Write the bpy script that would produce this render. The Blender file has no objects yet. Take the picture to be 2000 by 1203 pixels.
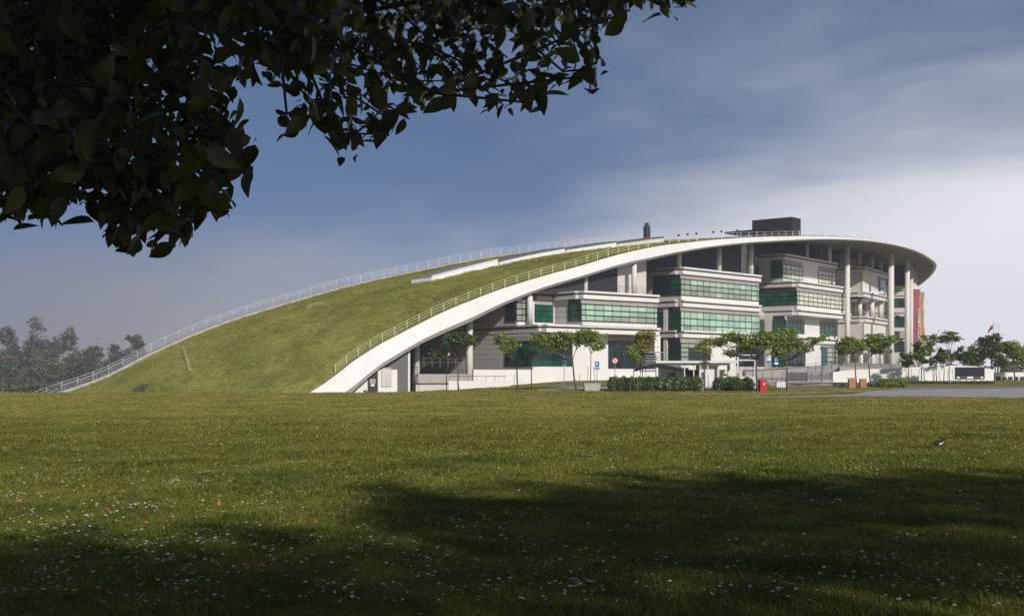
import bpy, math, random
import numpy as np
from mathutils import Vector, Matrix
random.seed(7); rng = np.random.default_rng(7)
scene = bpy.context.scene
col = scene.collection
R = math.radians
# ------------------------------------------------------------------ camera
F = 2400.0; HY = 732.0; EYE = 2.0          # focal length and horizon in photo pixels (2000 wide), eye height in metres
cam_d = bpy.data.cameras.new('camera'); cam = bpy.data.objects.new('camera', cam_d); col.objects.link(cam)
cam.location = (0, 0, EYE); cam.rotation_euler = (R(90), 0, 0)
cam_d.sensor_width = 36; cam_d.lens = 36 * F / 2000; cam_d.shift_y = (HY - 601.5) / 2000
cam_d.clip_start = 0.1; cam_d.clip_end = 9000
scene.camera = cam
# ------------------------------------------------------------------ light
SUN_EL, SUN_AZ = R(28), math.atan2(0.43, -0.903)      # azimuth clockwise from +Y
sd = Vector((math.sin(SUN_AZ) * math.cos(SUN_EL), math.cos(SUN_AZ) * math.cos(SUN_EL), math.sin(SUN_EL)))
sl = bpy.data.lights.new('sun', 'SUN'); sl.energy = 4.0; sl.angle = R(1.8); sl.color = (1, .94, .85)
so = bpy.data.objects.new('sun', sl); col.objects.link(so)
so.rotation_euler = (-sd).to_track_quat('-Z', 'Y').to_euler(); so.location = (30, -40, 60)
SKY_STRENGTH = 0.082
w = bpy.data.worlds.new('World'); scene.world = w; w.use_nodes = True
def build_world():
    nt = w.node_tree; N = nt.nodes; L = nt.links
    for n in list(N): N.remove(n)
    out = N.new('ShaderNodeOutputWorld'); bg = N.new('ShaderNodeBackground')
    sky = N.new('ShaderNodeTexSky'); sky.sky_type = 'NISHITA'; sky.sun_disc = False
    sky.sun_elevation = SUN_EL; sky.sun_rotation = SUN_AZ; sky.air_density = 1.0; sky.dust_density = 0.6; sky.ozone_density = 2.0
    tc = N.new('ShaderNodeTexCoord'); sep = N.new('ShaderNodeSeparateXYZ'); L.new(tc.outputs['Generated'], sep.inputs[0])
    def math_(op, a, b=None, c=None, clamp=False):
        m = N.new('ShaderNodeMath'); m.operation = op; m.use_clamp = clamp
        for i, v in enumerate((a, b, c)):
            if v is None: continue
            if isinstance(v, (int, float)): m.inputs[i].default_value = v
            else: L.new(v, m.inputs[i])
        return m.outputs[0]
    def ramp(v, p0, c0, p1, c1):
        m = N.new('ShaderNodeMapRange'); m.interpolation_type = 'SMOOTHSTEP'
        L.new(v, m.inputs[0]); m.inputs[1].default_value = p0; m.inputs[2].default_value = p1; m.inputs[3].default_value = c0; m.inputs[4].default_value = c1
        return m.outputs[0]
    z = math_('MAXIMUM', sep.outputs[2], 0.0)
    # cloud plane coordinates: direction / (z + k), so the streaks flatten towards the horizon
    zz = math_('ADD', z, 0.17)
    cx = math_('DIVIDE', sep.outputs[0], zz); cy = math_('DIVIDE', sep.outputs[1], zz)
    cmb = N.new('ShaderNodeCombineXYZ'); L.new(cx, cmb.inputs[0]); L.new(cy, cmb.inputs[1])
    rot = N.new('ShaderNodeVectorRotate'); rot.rotation_type = 'Z_AXIS'; rot.inputs['Angle'].default_value = 0.5; L.new(cmb.outputs[0], rot.inputs['Vector'])
    def noise(scale, detail, rough, dist=0.0, stretch=(1, 1, 1), loc=(0, 0, 0)):
        mp = N.new('ShaderNodeMapping'); mp.inputs['Scale'].default_value = stretch; mp.inputs['Location'].default_value = loc
        L.new(rot.outputs[0], mp.inputs[0])
        n = N.new('ShaderNodeTexNoise'); n.inputs['Scale'].default_value = scale; n.inputs['Detail'].default_value = detail
        n.inputs['Roughness'].default_value = rough; n.inputs['Distortion'].default_value = dist
        L.new(mp.outputs[0], n.inputs['Vector']); return n.outputs['Fac']
    n1 = noise(0.6, 5, 0.5, 0.5, (0.95, 1.0, 1), (3.1, 1.7, 0))
    n2 = noise(2.6, 5, 0.55, 0.6, (0.9, 1.05, 1), (8.3, 2.2, 0))
    n = math_('ADD', math_('MULTIPLY', n1, 0.72), math_('MULTIPLY', n2, 0.28))
    # haze and thin cloud thicken to the horizon and towards the brighter eastern side of the sky
    hz = ramp(z, -0.08, 1.0, 0.21, 0.0)
    right = ramp(sep.outputs[0], -0.16, 0.0, 0.42, 1.0)
    cover = math_('ADD', math_('ADD', math_('MULTIPLY', n, 1.35), -0.69), math_('ADD', math_('MULTIPLY', hz, 1.28), math_('MULTIPLY', math_('MULTIPLY', right, ramp(z, 0.08, 1.0, 0.40, 0.05)), 0.50)))
    cover = ramp(cover, 0.0, 0.0, 1.0, 0.97)
    lift = N.new('ShaderNodeVectorMath'); lift.operation = 'ADD'; lift.inputs[1].default_value = (0, 0, .30); L.new(tc.outputs['Generated'], lift.inputs[0])
    nrm = N.new('ShaderNodeVectorMath'); nrm.operation = 'NORMALIZE'; L.new(lift.outputs[0], nrm.inputs[0]); L.new(nrm.outputs[0], sky.inputs['Vector'])
    cc = N.new('ShaderNodeMix'); cc.data_type = 'RGBA'
    L.new(ramp(sep.outputs[0], -0.44, 0.0, 0.38, 1.0), cc.inputs[0]); cc.inputs[6].default_value = (2.95, 2.92, 3.25, 1); cc.inputs[7].default_value = (10.6, 10.8, 11.5, 1)
    mx = N.new('ShaderNodeMix'); mx.data_type = 'RGBA'; L.new(cover, mx.inputs[0])
    dk = N.new('ShaderNodeMix'); dk.data_type = 'RGBA'; dk.blend_type = 'MULTIPLY'; dk.inputs[0].default_value = 1.0
    L.new(sky.outputs[0], dk.inputs[6]); dk.inputs[7].default_value = (0.95, 0.97, 1.06, 1)
    L.new(dk.outputs[2], mx.inputs[6]); L.new(cc.outputs[2], mx.inputs[7])
    L.new(mx.outputs[2], bg.inputs[0]); bg.inputs[1].default_value = SKY_STRENGTH
    L.new(bg.outputs[0], out.inputs[0])
build_world()
vs = scene.view_settings; vs.view_transform = 'Standard'; vs.look = 'None'; vs.exposure = 0; vs.gamma = 1; vs.use_curve_mapping = False
scene.cycles.use_denoising = True
scene.cycles.max_bounces = 6; scene.cycles.transparent_max_bounces = 8; scene.cycles.diffuse_bounces = 3; scene.cycles.volume_bounces = 0
# ------------------------------------------------------------------ helpers
def P(px, py, Y): return np.array(((px - 1000) / F * Y, Y, EYE + (HY - py) / F * Y))
def proj(p): return (1000 + F * p[0] / p[1], HY - F * (p[2] - EYE) / p[1])
def sstep(a, b, x):
    t = np.clip((np.asarray(x, float) - a) / (b - a), 0, 1); return t * t * (3 - 2 * t)
def gz(x, y):                                        # lie of the land
    x = np.asarray(x, float); y = np.asarray(y, float)
    f = sstep(-16, 8, x)
    t = np.clip(y - 92, 0, 75); h = 0.026 * np.where(t < 12, t * t / 24, t - 6)
    d = -0.035 * np.clip(y - 135, 0, 90)
    back = sstep(-40, -10, x) * sstep(180, 240, y) * 2
    return f * h + (1 - f) * d + back * (1 - f)
def gp(px, py):                                      # the point of the ground seen at a pixel
    k = (px - 1000) / F; m = (HY - py) / F
    Y = max(4.0, min(90.0, EYE * F / max(py - HY, 1e-6) - .05)) if py > HY + 55 else 4.0
    if py > HY + 55 and abs(float(gz(k * Y, Y))) < 1e-9: Y = EYE * F / (py - HY); return np.array((k * Y, Y, 0.0))
    while Y < 400:
        if EYE + m * Y <= float(gz(k * Y, Y)): break
        Y += 0.1
    return np.array((k * Y, Y, float(gz(k * Y, Y))))
WLOC = {}
def tag(o, label=None, cat=None, group=None, kind=None):
    if label: o['label'] = label
    if cat: o['category'] = cat
    if group: o['group'] = group
    if kind: o['kind'] = kind
    return o
def thing(name, label, cat, loc, group=None):
    o = bpy.data.objects.new(name, None); col.objects.link(o); o.location = [float(c) for c in loc]; o.empty_display_size = .3
    o['kind'] = 'thing'
    WLOC[o.name] = np.array(loc, float); return tag(o, label, cat, group)
def link(name, me, mats, parent=None, smooth=False, loc=None):
    o = bpy.data.objects.new(name, me); col.objects.link(o)
    if parent is not None: o.parent = parent
    if mats is not None and not len(me.materials):
        for m in (mats if isinstance(mats, (list, tuple)) else [mats]): me.materials.append(m)
    if smooth: me.polygons.foreach_set('use_smooth', [True] * len(me.polygons))
    return o
def porg(parent):
    if parent is None: return np.zeros(3)
    return WLOC.get(parent.name, np.zeros(3))
class MB:
    def __init__(s): s.v = []; s.f = []; s.m = []; s.mi = 0
    def add(s, vs_, fs): 
        b = len(s.v); s.v += [tuple(map(float, p)) for p in vs_]; s.f += [tuple(b + i for i in f) for f in fs]; s.m += [s.mi] * len(fs); return s
    def hexa(s, p):          # 8 points: bottom 4 ccw, top 4 ccw
        return s.add(p, [(3, 2, 1, 0), (4, 5, 6, 7), (0, 1, 5, 4), (1, 2, 6, 5), (2, 3, 7, 6), (3, 0, 4, 7)])
    def box(s, c, sx, sy, sz, rz=0.0):           # c = centre of the base
        ca, sa = math.cos(rz), math.sin(rz); pts = []
        for z in (0, sz):
            for (a, b) in ((-1, -1), (1, -1), (1, 1), (-1, 1)):
                x, y = a * sx / 2, b * sy / 2
                pts.append((c[0] + x * ca - y * sa, c[1] + x * sa + y * ca, c[2] + z))
        return s.hexa(pts)
    def tube(s, pts, rad, n=6, cap=True):
        pts = [np.array(p, float) for p in pts]; rad = rad if hasattr(rad, '__len__') else [rad] * len(pts); rings = []
        for i, p in enumerate(pts):
            d = pts[min(i + 1, len(pts) - 1)] - pts[max(i - 1, 0)]; d = d / (np.linalg.norm(d) + 1e-9)
            a = np.cross(d, (0, 0, 1) if abs(d[2]) < .9 else (1, 0, 0)); a /= np.linalg.norm(a); b = np.cross(d, a)
            rings.append([p + rad[i] * (a * math.cos(2 * math.pi * k / n) + b * math.sin(2 * math.pi * k / n)) for k in range(n)])
        vs_ = [q for r in rings for q in r]; fs = []
        for i in range(len(pts) - 1):
            for k in range(n): fs.append((i * n + k, i * n + (k + 1) % n, (i + 1) * n + (k + 1) % n, (i + 1) * n + k))
        if cap: fs += [tuple(range(n))[::-1], tuple((len(pts) - 1) * n + k for k in range(n))]
        return s.add(vs_, fs)
    def grid(s, rows, close=False):
        n = len(rows[0]); vs_ = [p for r in rows for p in r]; fs = []
        for i in range(len(rows) - 1):
            for k in range(n - 1): fs.append((i * n + k, i * n + k + 1, (i + 1) * n + k + 1, (i + 1) * n + k))
        return s.add(vs_, fs)
    def mesh(s, name, org=np.zeros(3)):
        me = bpy.data.meshes.new(name); v = np.array(s.v, float) - org; me.from_pydata([tuple(p) for p in v], [], s.f); me.update(); return me
    def build(s, name, mats, parent=None, smooth=False):
        me = s.mesh(name, porg(parent)); o = link(name, me, mats, parent, smooth)
        if any(s.m): me.polygons.foreach_set('material_index', s.m)
        if parent is not None: WLOC[o.name] = porg(parent)
        return o
# ------------------------------------------------------------------ materials
def mat(name, c, rough=.7, var=0.0, scale=3.0, bump=0.0, c2=None, metal=0.0, spec=.3, trans=0.0, stretch=(1, 1, 1), rnd=0.0, bscale=None, detail=6):
    m = bpy.data.materials.new(name); m.use_nodes = True; nt = m.node_tree; N = nt.nodes; L = nt.links
    b = N['Principled BSDF']; b.inputs['Roughness'].default_value = rough; b.inputs['Metallic'].default_value = metal; b.inputs['Specular IOR Level'].default_value = spec
    b.inputs['Base Color'].default_value = (*c, 1)
    last = None
    if var or c2 or bump:
        g = N.new('ShaderNodeNewGeometry'); mp = N.new('ShaderNodeMapping'); mp.inputs['Scale'].default_value = stretch; L.new(g.outputs['Position'], mp.inputs[0])
        n = N.new('ShaderNodeTexNoise'); n.inputs['Scale'].default_value = scale; n.inputs['Detail'].default_value = detail; n.inputs['Roughness'].default_value = .65; L.new(mp.outputs[0], n.inputs['Vector'])
    if var or c2:
        cr = N.new('ShaderNodeValToRGB'); L.new(n.outputs['Fac'], cr.inputs[0])
        a = tuple(max(0, x * (1 - var)) for x in c); d = c2 if c2 else tuple(min(1, x * (1 + var)) for x in c)
        cr.color_ramp.elements[0].position = .32; cr.color_ramp.elements[1].position = .68
        cr.color_ramp.elements[0].color = (*a, 1); cr.color_ramp.elements[1].color = (*d, 1); last = cr.outputs[0]
    if rnd:
        oi = N.new('ShaderNodeObjectInfo'); hs = N.new('ShaderNodeHueSaturation')
        mr = N.new('ShaderNodeMapRange'); L.new(oi.outputs['Random'], mr.inputs[0]); mr.inputs[3].default_value = 1 - rnd; mr.inputs[4].default_value = 1 + rnd
        L.new(mr.outputs[0], hs.inputs['Value'])
        mr2 = N.new('ShaderNodeMapRange'); L.new(oi.outputs['Random'], mr2.inputs[0]); mr2.inputs[3].default_value = .5 + rnd * .05; mr2.inputs[4].default_value = .5 - rnd * .06; L.new(mr2.outputs[0], hs.inputs['Hue'])
        if last: L.new(last, hs.inputs['Color'])
        else: hs.inputs['Color'].default_value = (*c, 1)
        last = hs.outputs[0]
    if last: L.new(last, b.inputs['Base Color'])
    if bump:
        n2 = n
        if bscale:
            n2 = N.new('ShaderNodeTexNoise'); n2.inputs['Scale'].default_value = bscale; n2.inputs['Detail'].default_value = 5; L.new(mp.outputs[0], n2.inputs['Vector'])
        bp = N.new('ShaderNodeBump'); bp.inputs['Strength'].default_value = bump; bp.inputs['Distance'].default_value = .05; L.new(n2.outputs['Fac'], bp.inputs['Height']); L.new(bp.outputs[0], b.inputs['Normal'])
    if trans:
        t = N.new('ShaderNodeBsdfTranslucent'); ms = N.new('ShaderNodeMixShader'); ms.inputs[0].default_value = trans
        if last: L.new(last, t.inputs[0])
        else: t.inputs[0].default_value = (*c, 1)
        L.new(b.outputs[0], ms.inputs[1]); L.new(t.outputs[0], ms.inputs[2]); L.new(ms.outputs[0], N['Material Output'].inputs[0])
    return m
M = {}
M['white'] = mat('white_paint', (.74, .72, .695), .6, .06, .35, .05, bscale=9)
M['fascia'] = mat('white_fascia_paint', (.71, .70, .685), .5, .08, .22, .04, stretch=(1, 1, .5), bscale=6)
M['beige'] = mat('beige_cladding_and_shaded_white', (.56, .53, .495), .7, .07, .5, .05, bscale=9)  # beige parts, and white return walls with their shade put into the colour
M['joint'] = mat('dark_joint', (.12, .115, .11), .8)
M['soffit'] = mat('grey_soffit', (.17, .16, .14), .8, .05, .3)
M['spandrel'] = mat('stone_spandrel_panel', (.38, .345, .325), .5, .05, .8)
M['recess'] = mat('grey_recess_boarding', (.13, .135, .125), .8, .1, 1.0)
M['mullion'] = mat('dark_green_mullion', (.012, .035, .026), .4)
M['pane_green'] = mat('deep_green_glass', (.008, .085, .045), .08, spec=.35, rnd=.5)
M['pane_sunlit_blind'] = mat('pale_green_sunlit_blind_glass', (.36, .52, .40), .18, spec=.45, rnd=.2)  # blinds and the sun's reflection, both put into the pane colour
M['pane_cream'] = mat('cream_sunlit_blind_glass', (.64, .64, .52), .22, spec=.45, rnd=.14)  # cream blinds with sun glare mixed into the colour
M['pane_grey'] = mat('grey_green_glass_blinds_up', (.30, .34, .28), .18, spec=.45, rnd=.25)
M['pane_dark'] = mat('dark_tinted_glass', (.010, .022, .022), .08, spec=.4, rnd=.4)
M['louvre'] = mat('charcoal_louvre', (.030, .034, .037), .6, .15, 2.0, stretch=(.2, .2, 4))
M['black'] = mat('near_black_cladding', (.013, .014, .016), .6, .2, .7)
M['column'] = mat('cream_column', (.66, .625, .575), .6, .05, .7)
M['rail_pale'] = mat('cream_railing_paint', (.74, .72, .50), .5)
M['rail_white'] = mat('white_railing_paint', (.66, .70, .78), .5)
M['rail_dark'] = mat('dark_grey_railing', (.05, .052, .055), .5, metal=.3)
M['steel'] = mat('galvanised_steel', (.42, .43, .44), .4, .1, 4, metal=.6)
M['concrete'] = mat('pale_concrete', (.42, .40, .365), .85, .12, 1.2, .2)
M['gutter'] = mat('brown_grey_gutter', (.24, .215, .18), .9, .15, 1.5)
M['asphalt'] = mat('worn_asphalt', (.36, .34, .325), .9, .12, .8, .25, bscale=20)
M['paving'] = mat('pale_paving', (.36, .335, .30), .9, .12, .9, .2)
M['red'] = mat('red_cabinet_paint', (.55, .012, .018), .35)
M['brick'] = mat('orange_brick', (.46, .20, .11), .8, .18, 6)
M['blue'] = mat('blue_sign_paint', (.02, .16, .52), .4)
M['signwhite'] = mat('white_sign_film', (.78, .80, .82), .4)
M['signred'] = mat('dark_red_sign', (.30, .015, .025), .4)
M['pinksign'] = mat('faded_red_sign', (.62, .42, .42), .5)
M['magenta'] = mat('magenta_banner_cloth', (.33, .085, .125), .7, .1, .6, trans=.1)
M['orange'] = mat('orange_banner_cloth', (.42, .225, .10), .7, .1, .6, trans=.1)
M['logo_blue'] = mat('logo_blue', (.05, .24, .62), .4)
M['navy'] = mat('navy_lettering', (.01, .03, .09), .5)
M['canopy'] = mat('dark_canopy_fabric', (.022, .028, .030), .7, .2, 2)
M['wood'] = mat('stake_wood', (.20, .17, .13), .9, .2, 8)
M['bark'] = mat('grey_brown_bark', (.115, .088, .065), .95, .3, 9, .5)
M['bark_pale'] = mat('pale_grey_bark', (.24, .205, .17), .95, .25, 9, .5)
M['bark_dark'] = mat('dark_bark', (.045, .036, .028), .95, .3, 14, .6)
M['leaf_bright'] = mat('fresh_green_leaves', (.25, .38, .04), .55, .3, 1.6, c2=(.40, .52, .08), trans=.42)
M['leaf_mid'] = mat('mid_green_leaves', (.21, .31, .035), .55, .35, 1.6, c2=(.38, .48, .075), trans=.42)
M['leaf_dark'] = mat('dark_green_leaves', (.085, .14, .035), .55, .4, 1.6, c2=(.17, .24, .06), trans=.35)
M['leaf_yellow'] = mat('yellowing_leaves', (.36, .38, .035), .55, .3, 1.6, c2=(.50, .46, .06), trans=.4)
M['leaf_far'] = mat('grey_green_far_leaves', (.10, .125, .065), .7, .5, .25, c2=(.16, .18, .09), trans=.15)
M['leaf_hedge'] = mat('hedge_leaves', (.07, .12, .025), .55, .5, 3, c2=(.17, .25, .05), trans=.25)
M['leaf_near'] = mat('glossy_dark_tree_leaf', (.045, .058, .018), .42, .3, 9, c2=(.08, .09, .03), spec=.35, trans=.25, rnd=.25)
M['lawn'] = mat('lawn_soil_and_thatch', (.16, .17, .030), .95, .4, .35, .5, c2=(.27, .25, .055), bscale=6, detail=10)
M['grass'] = mat('grass_blades', (.115, .180, .026), .6, .3, .30, c2=(.28, .275, .052), trans=.35, rnd=.3, spec=.15)
M['grass_dry'] = mat('drier_olive_grass_blades', (.27, .265, .045), .6, .3, .22, c2=(.42, .38, .085), trans=.35, rnd=.25, spec=.15)
M['roofturf'] = mat('roof_turf', (.225, .245, .038), .95, .32, .16, .6, c2=(.37, .355, .08), bscale=3, detail=9, stretch=(1, 1, 1.6))
M['roofgrass'] = mat('roof_grass_blades', (.25, .285, .042), .7, .32, .12, c2=(.42, .40, .085), trans=.3, rnd=.3, spec=.1)
M['petal'] = mat('white_petals', (.80, .80, .76), .6, trans=.2)
M['daisyeye'] = mat('yellow_flower_centre', (.60, .38, .03), .7)
M['dryleaf'] = mat('orange_brown_dry_leaf', (.33, .15, .055), .8, .3, 40, rnd=.35)
M['brownslab'] = mat('weathered_brown_boards', (.085, .062, .048), .85, .25, 3)
M['feather_black'] = mat('black_feathers', (.008, .009, .012), .4)
M['feather_blue'] = mat('blue_black_feathers', (.008, .014, .022), .5)
M['feather_white'] = mat('white_feathers', (.80, .79, .76), .7)
M['flagred'] = mat('red_flag_cloth', (.36, .05, .06), .7, trans=.2)
M['screen'] = mat('switched_off_led_board', (.011, .016, .018), .3, .15, .5)
M['bulb'] = mat('white_lamp_glass', (.78, .78, .76), .3)
def water_mat():
    m = bpy.data.materials.new('sprinkler_spray'); m.use_nodes = True; N = m.node_tree.nodes; L = m.node_tree.links
    b = N['Principled BSDF']; b.inputs['Base Color'].default_value = (.85, .87, .85, 1); b.inputs['Roughness'].default_value = .6
    t = N.new('ShaderNodeBsdfTransparent'); ms = N.new('ShaderNodeMixShader'); ms.inputs[0].default_value = .13
    L.new(t.outputs[0], ms.inputs[1]); L.new(b.outputs[0], ms.inputs[2]); L.new(ms.outputs[0], N['Material Output'].inputs[0]); return m
M['spray'] = water_mat()
# ------------------------------------------------------------------ ground
def axis(segs):
    out = []
    for a, b, st in segs: out += list(np.arange(a, b, st))
    return np.array(out + [segs[-1][1]])
gx = axis([(-4000, -1000, 500), (-1000, -200, 100), (-200, -70, 13), (-70, 90, 2), (90, 300, 15), (300, 1000, 100), (1000, 4000, 500)])
gy = axis([(-300, -20, 40), (-20, 80, 2.5), (80, 172, 1.0), (172, 300, 8), (300, 1000, 70), (1000, 6000, 500)])
XX, YY = np.meshgrid(gx, gy); ZZ = gz(XX, YY)
def mesh_grid(name, X, Y, Z, material, kind=None):
    ny, nx = X.shape; v = np.stack([X, Y, Z], -1).reshape(-1, 3)
    i = np.arange(ny - 1)[:, None] * nx + np.arange(nx - 1)[None]; q = np.stack([i, i + 1, i + nx + 1, i + nx], -1).reshape(-1, 4)
    me = bpy.data.meshes.new(name); me.from_pydata(v.tolist(), [], q.tolist()); me.update()
    o = link(name, me, material, smooth=True); 
    if kind: o['kind'] = kind
    return o
mesh_grid('lawn', XX, YY, ZZ, M['lawn'], 'structure')
ROAD_POLYS = []
def strip(name, near, far, material, lift, n=40, m=8, kind='structure', parent=None):
    A = np.array([gp(*p)[:2] for p in near]); B = np.array([gp(*p)[:2] for p in far])
    def res(a):
        d = np.r_[0, np.cumsum(np.linalg.norm(np.diff(a, axis=0), axis=1))]; t = np.linspace(0, d[-1], n); return np.stack([np.interp(t, d, a[:, 0]), np.interp(t, d, a[:, 1])], -1)
    A, B = res(A), res(B); rows = []
    for i in range(n):
        r = [A[i] + (B[i] - A[i]) * k / m for k in range(m + 1)]; rows.append([(p[0], p[1], float(gz(p[0], p[1])) + lift) for p in r])
    ROAD_POLYS.append(np.r_[A, B[::-1]])
    b = MB(); b.grid(rows); o = b.build(name, material, parent, True)
    if kind: o['kind'] = kind
    return o
# ------------------------------------------------------------------ roof geometry
ST = [  # px, bottom py, top py of the white band, depth
 (606, 806, 767, 138.6), (650, 790, 740, 139.8), (684, 771, 713, 141), (720, 740, 688, 142.2), (744, 720, 673, 143), (782, 697, 653, 144.2), (820, 674, 633, 145.4), (880, 646, 604, 147.2),
 (922, 628, 587, 148.4), (980, 599, 565, 150.2), (1060, 567, 540, 152.8), (1143, 542, 517, 155.6), (1200, 524, 500, 158), (1280, 506, 482, 162), (1360, 489, 472, 167), (1440, 478, 465, 172.8),
 (1520, 472, 462, 179.6), (1600, 468.5, 461, 188), (1640, 468.5, 462.5, 193), (1700, 471.5, 467.8, 201), (1740, 477.5, 473.8, 207.5), (1780, 487.5, 483.8, 215), (1800, 495.5, 491.8, 220.5), (1818, 506.5, 502.8, 228.5),
 (1829, 518, 514.2, 240), (1826, 530, 526.5, 252), (1814, 544, 540.8, 266), (1790, 563, 560, 284)]
FAR = [(70, 788.5, 162.6), (122, 769, 165.5), (200, 741, 168), (300, 691, 171.5), (400, 647, 176), (580, 589, 184.3), (680, 561, 189.5), (750, 545, 193.4), (812, 532.5, 197.3), (925, 509.5, 204.5), (1075, 490, 216), (1200, 477, 227)]
def catmull(pts, n):
    pts = np.array(pts, float); d = np.r_[0, np.cumsum(np.linalg.norm(np.diff(pts[:, :2], axis=0), axis=1) + 1e-6)]
    t = np.linspace(0, d[-1], n); m = np.gradient(pts, d, axis=0); out = []
    for x in t:
        i = min(np.searchsorted(d, x, 'right') - 1, len(d) - 2); h = d[i + 1] - d[i]; s = (x - d[i]) / h
        out.append((2 * s**3 - 3 * s**2 + 1) * pts[i] + (s**3 - 2 * s**2 + s) * h * m[i] + (-2 * s**3 + 3 * s**2) * pts[i + 1] + (s**3 - s**2) * h * m[i + 1])
    return np.array(out)
NS = 110
near6 = [np.r_[P(a, b, Y), P(a, c, Y)[2]] for a, b, c, Y in ST]
near = catmull(near6, NS)
nb = near[:, :3].copy(); nt_z = near[:, 3]
tang = np.gradient(nb[:, :2], axis=0); tang /= np.linalg.norm(tang, axis=1)[:, None]
inw = np.stack([-tang[:, 1], tang[:, 0]], -1)          # horizontal, into the roof
farp = [P(*q) for q in FAR] + [np.array(p) for p in ((45, 262, 27.0), (68, 281, 25.8), (83, 290, 24.0), (94.5, 290, 22.4))]
far = catmull(farp, NS)
near_top = np.c_[nb[:, :2] + inw * (0.18 * (nt_z - nb[:, 2]))[:, None], nt_z]
lip_b = np.c_[nb[:, :2], nb[:, 2] + .2 * (nt_z - nb[:, 2])]
lip_in = np.c_[nb[:, :2] + inw * .55, nb[:, 2] - .02]
curb = np.c_[near_top[:, :2] + inw * .55, near_top[:, 2] + .0]
NJ = 28
def cross(j):                                         # roof top surface between the two edges (j 0..1)
    a = curb * (1 - j) + far * j; a = a.copy(); a[:, 2] += .35 * math.sin(math.pi * j); return a
TOP = np.stack([cross(j) for j in np.linspace(0, 1, NJ)], 1)            # [NS, NJ, 3]
sof_far = far.copy(); sof_far[:, 2] -= 1.2
SOF = np.stack([lip_in * (1 - j) + sof_far * j for j in np.linspace(0, 1, 10)], 1)
tri = []
for i in range(NS - 1):
    for j in range(9):
        a, b_, c, d = SOF[i, j], SOF[i + 1, j], SOF[i + 1, j + 1], SOF[i, j + 1]; tri += [(a, b_, c), (a, c, d)]
TRI = np.array(tri)
def roofz(x, y):
    a, b, c = TRI[:, 0], TRI[:, 1], TRI[:, 2]
    den = (b[:, 1] - c[:, 1]) * (a[:, 0] - c[:, 0]) + (c[:, 0] - b[:, 0]) * (a[:, 1] - c[:, 1]) + 1e-12
    l0 = ((b[:, 1] - c[:, 1]) * (x - c[:, 0]) + (c[:, 0] - b[:, 0]) * (y - c[:, 1])) / den
    l1 = ((c[:, 1] - a[:, 1]) * (x - c[:, 0]) + (a[:, 0] - c[:, 0]) * (y - c[:, 1])) / den
    ok = (l0 >= -1e-3) & (l1 >= -1e-3) & (l0 + l1 <= 1.001)
    if not ok.any(): return None
    z = l0 * a[:, 2] + l1 * b[:, 2] + (1 - l0 - l1) * c[:, 2]; return float(z[ok].min())
TPX = 1000 + F * TOP[..., 0] / TOP[..., 1]; TPY = HY - F * (TOP[..., 2] - EYE) / TOP[..., 1]
def roof_at(px, py):                                  # (i, j) parameters of the roof point seen at a pixel
    best = None
    for i in range(NS - 1):
        for j in range(NJ - 1):
            if not (min(TPX[i, j], TPX[i + 1, j + 1], TPX[i + 1, j], TPX[i, j + 1]) - 1 <= px <= max(TPX[i, j], TPX[i + 1, j + 1], TPX[i + 1, j], TPX[i, j + 1]) + 1): continue
            for s in np.linspace(0, 1, 5):
                for t in np.linspace(0, 1, 5):
                    q = lambda A: (A[i, j] * (1 - s) + A[i + 1, j] * s) * (1 - t) + (A[i, j + 1] * (1 - s) + A[i + 1, j + 1] * s) * t
                    e = (q(TPX) - px)**2 + (q(TPY) - py)**2
                    if best is None or e < best[0]: best = (e, i + s, j + t)
    return best[1], best[2]
def roof_pt(i, j):
    i0 = int(min(max(i, 0), NS - 2)); j0 = int(min(max(j, 0), NJ - 2)); s = i - i0; t = j - j0
    return (TOP[i0, j0] * (1 - s) + TOP[i0 + 1, j0] * s) * (1 - t) + (TOP[i0, j0 + 1] * (1 - s) + TOP[i0 + 1, j0 + 1] * s) * t
# ------------------------------------------------------------------ the building
BLD = thing('grass_roofed_building', 'long white office building under one sweeping grass-covered arched roof', 'building', (10, 160, 0))
roof = MB()
roof.grid([[near_top[i], lip_b[i]] for i in range(NS)]); roof.grid([[lip_b[i], lip_in[i]] for i in range(NS)])                    # fascia and lip
roof.mi = 1; roof.grid([[curb[i] + (0, 0, -.01), near_top[i] + (0, 0, -.01)] for i in range(NS)]); roof.mi = 0
roof_o = roof.build('roof', [M['fascia'], M['gutter']], BLD, True); roof_o['label'] = 'white sweeping roof edge band'
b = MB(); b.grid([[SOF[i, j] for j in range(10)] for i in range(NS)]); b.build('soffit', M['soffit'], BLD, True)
turf = MB(); turf.grid([[TOP[i, j] - (0, 0, .02) for j in range(NJ)][::-1] for i in range(NS)]); turf.build('turf', M['roofturf'], roof_o, True)
# far kerb of the roof
fdir = np.gradient(far[:, :2], axis=0); fdir /= np.linalg.norm(fdir, axis=1)[:, None]; fout = np.stack([-fdir[:, 1], fdir[:, 0]], -1)
b = MB()
for i in range(NS - 1):
    q = []
    for k in (i, i + 1):
        a = far[k]; o2 = np.r_[fout[k], 0]
        q.append((a - (0, 0, .3), a + o2 * 1.4 - (0, 0, .3), a + o2 * 1.4 + (0, 0, .32), a + (0, 0, .32)))
    b.hexa([q[0][0], q[1][0], q[1][1], q[0][1], q[0][3], q[1][3], q[1][2], q[0][2]])
b.build('far_kerb', M['concrete'], roof_o)
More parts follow.
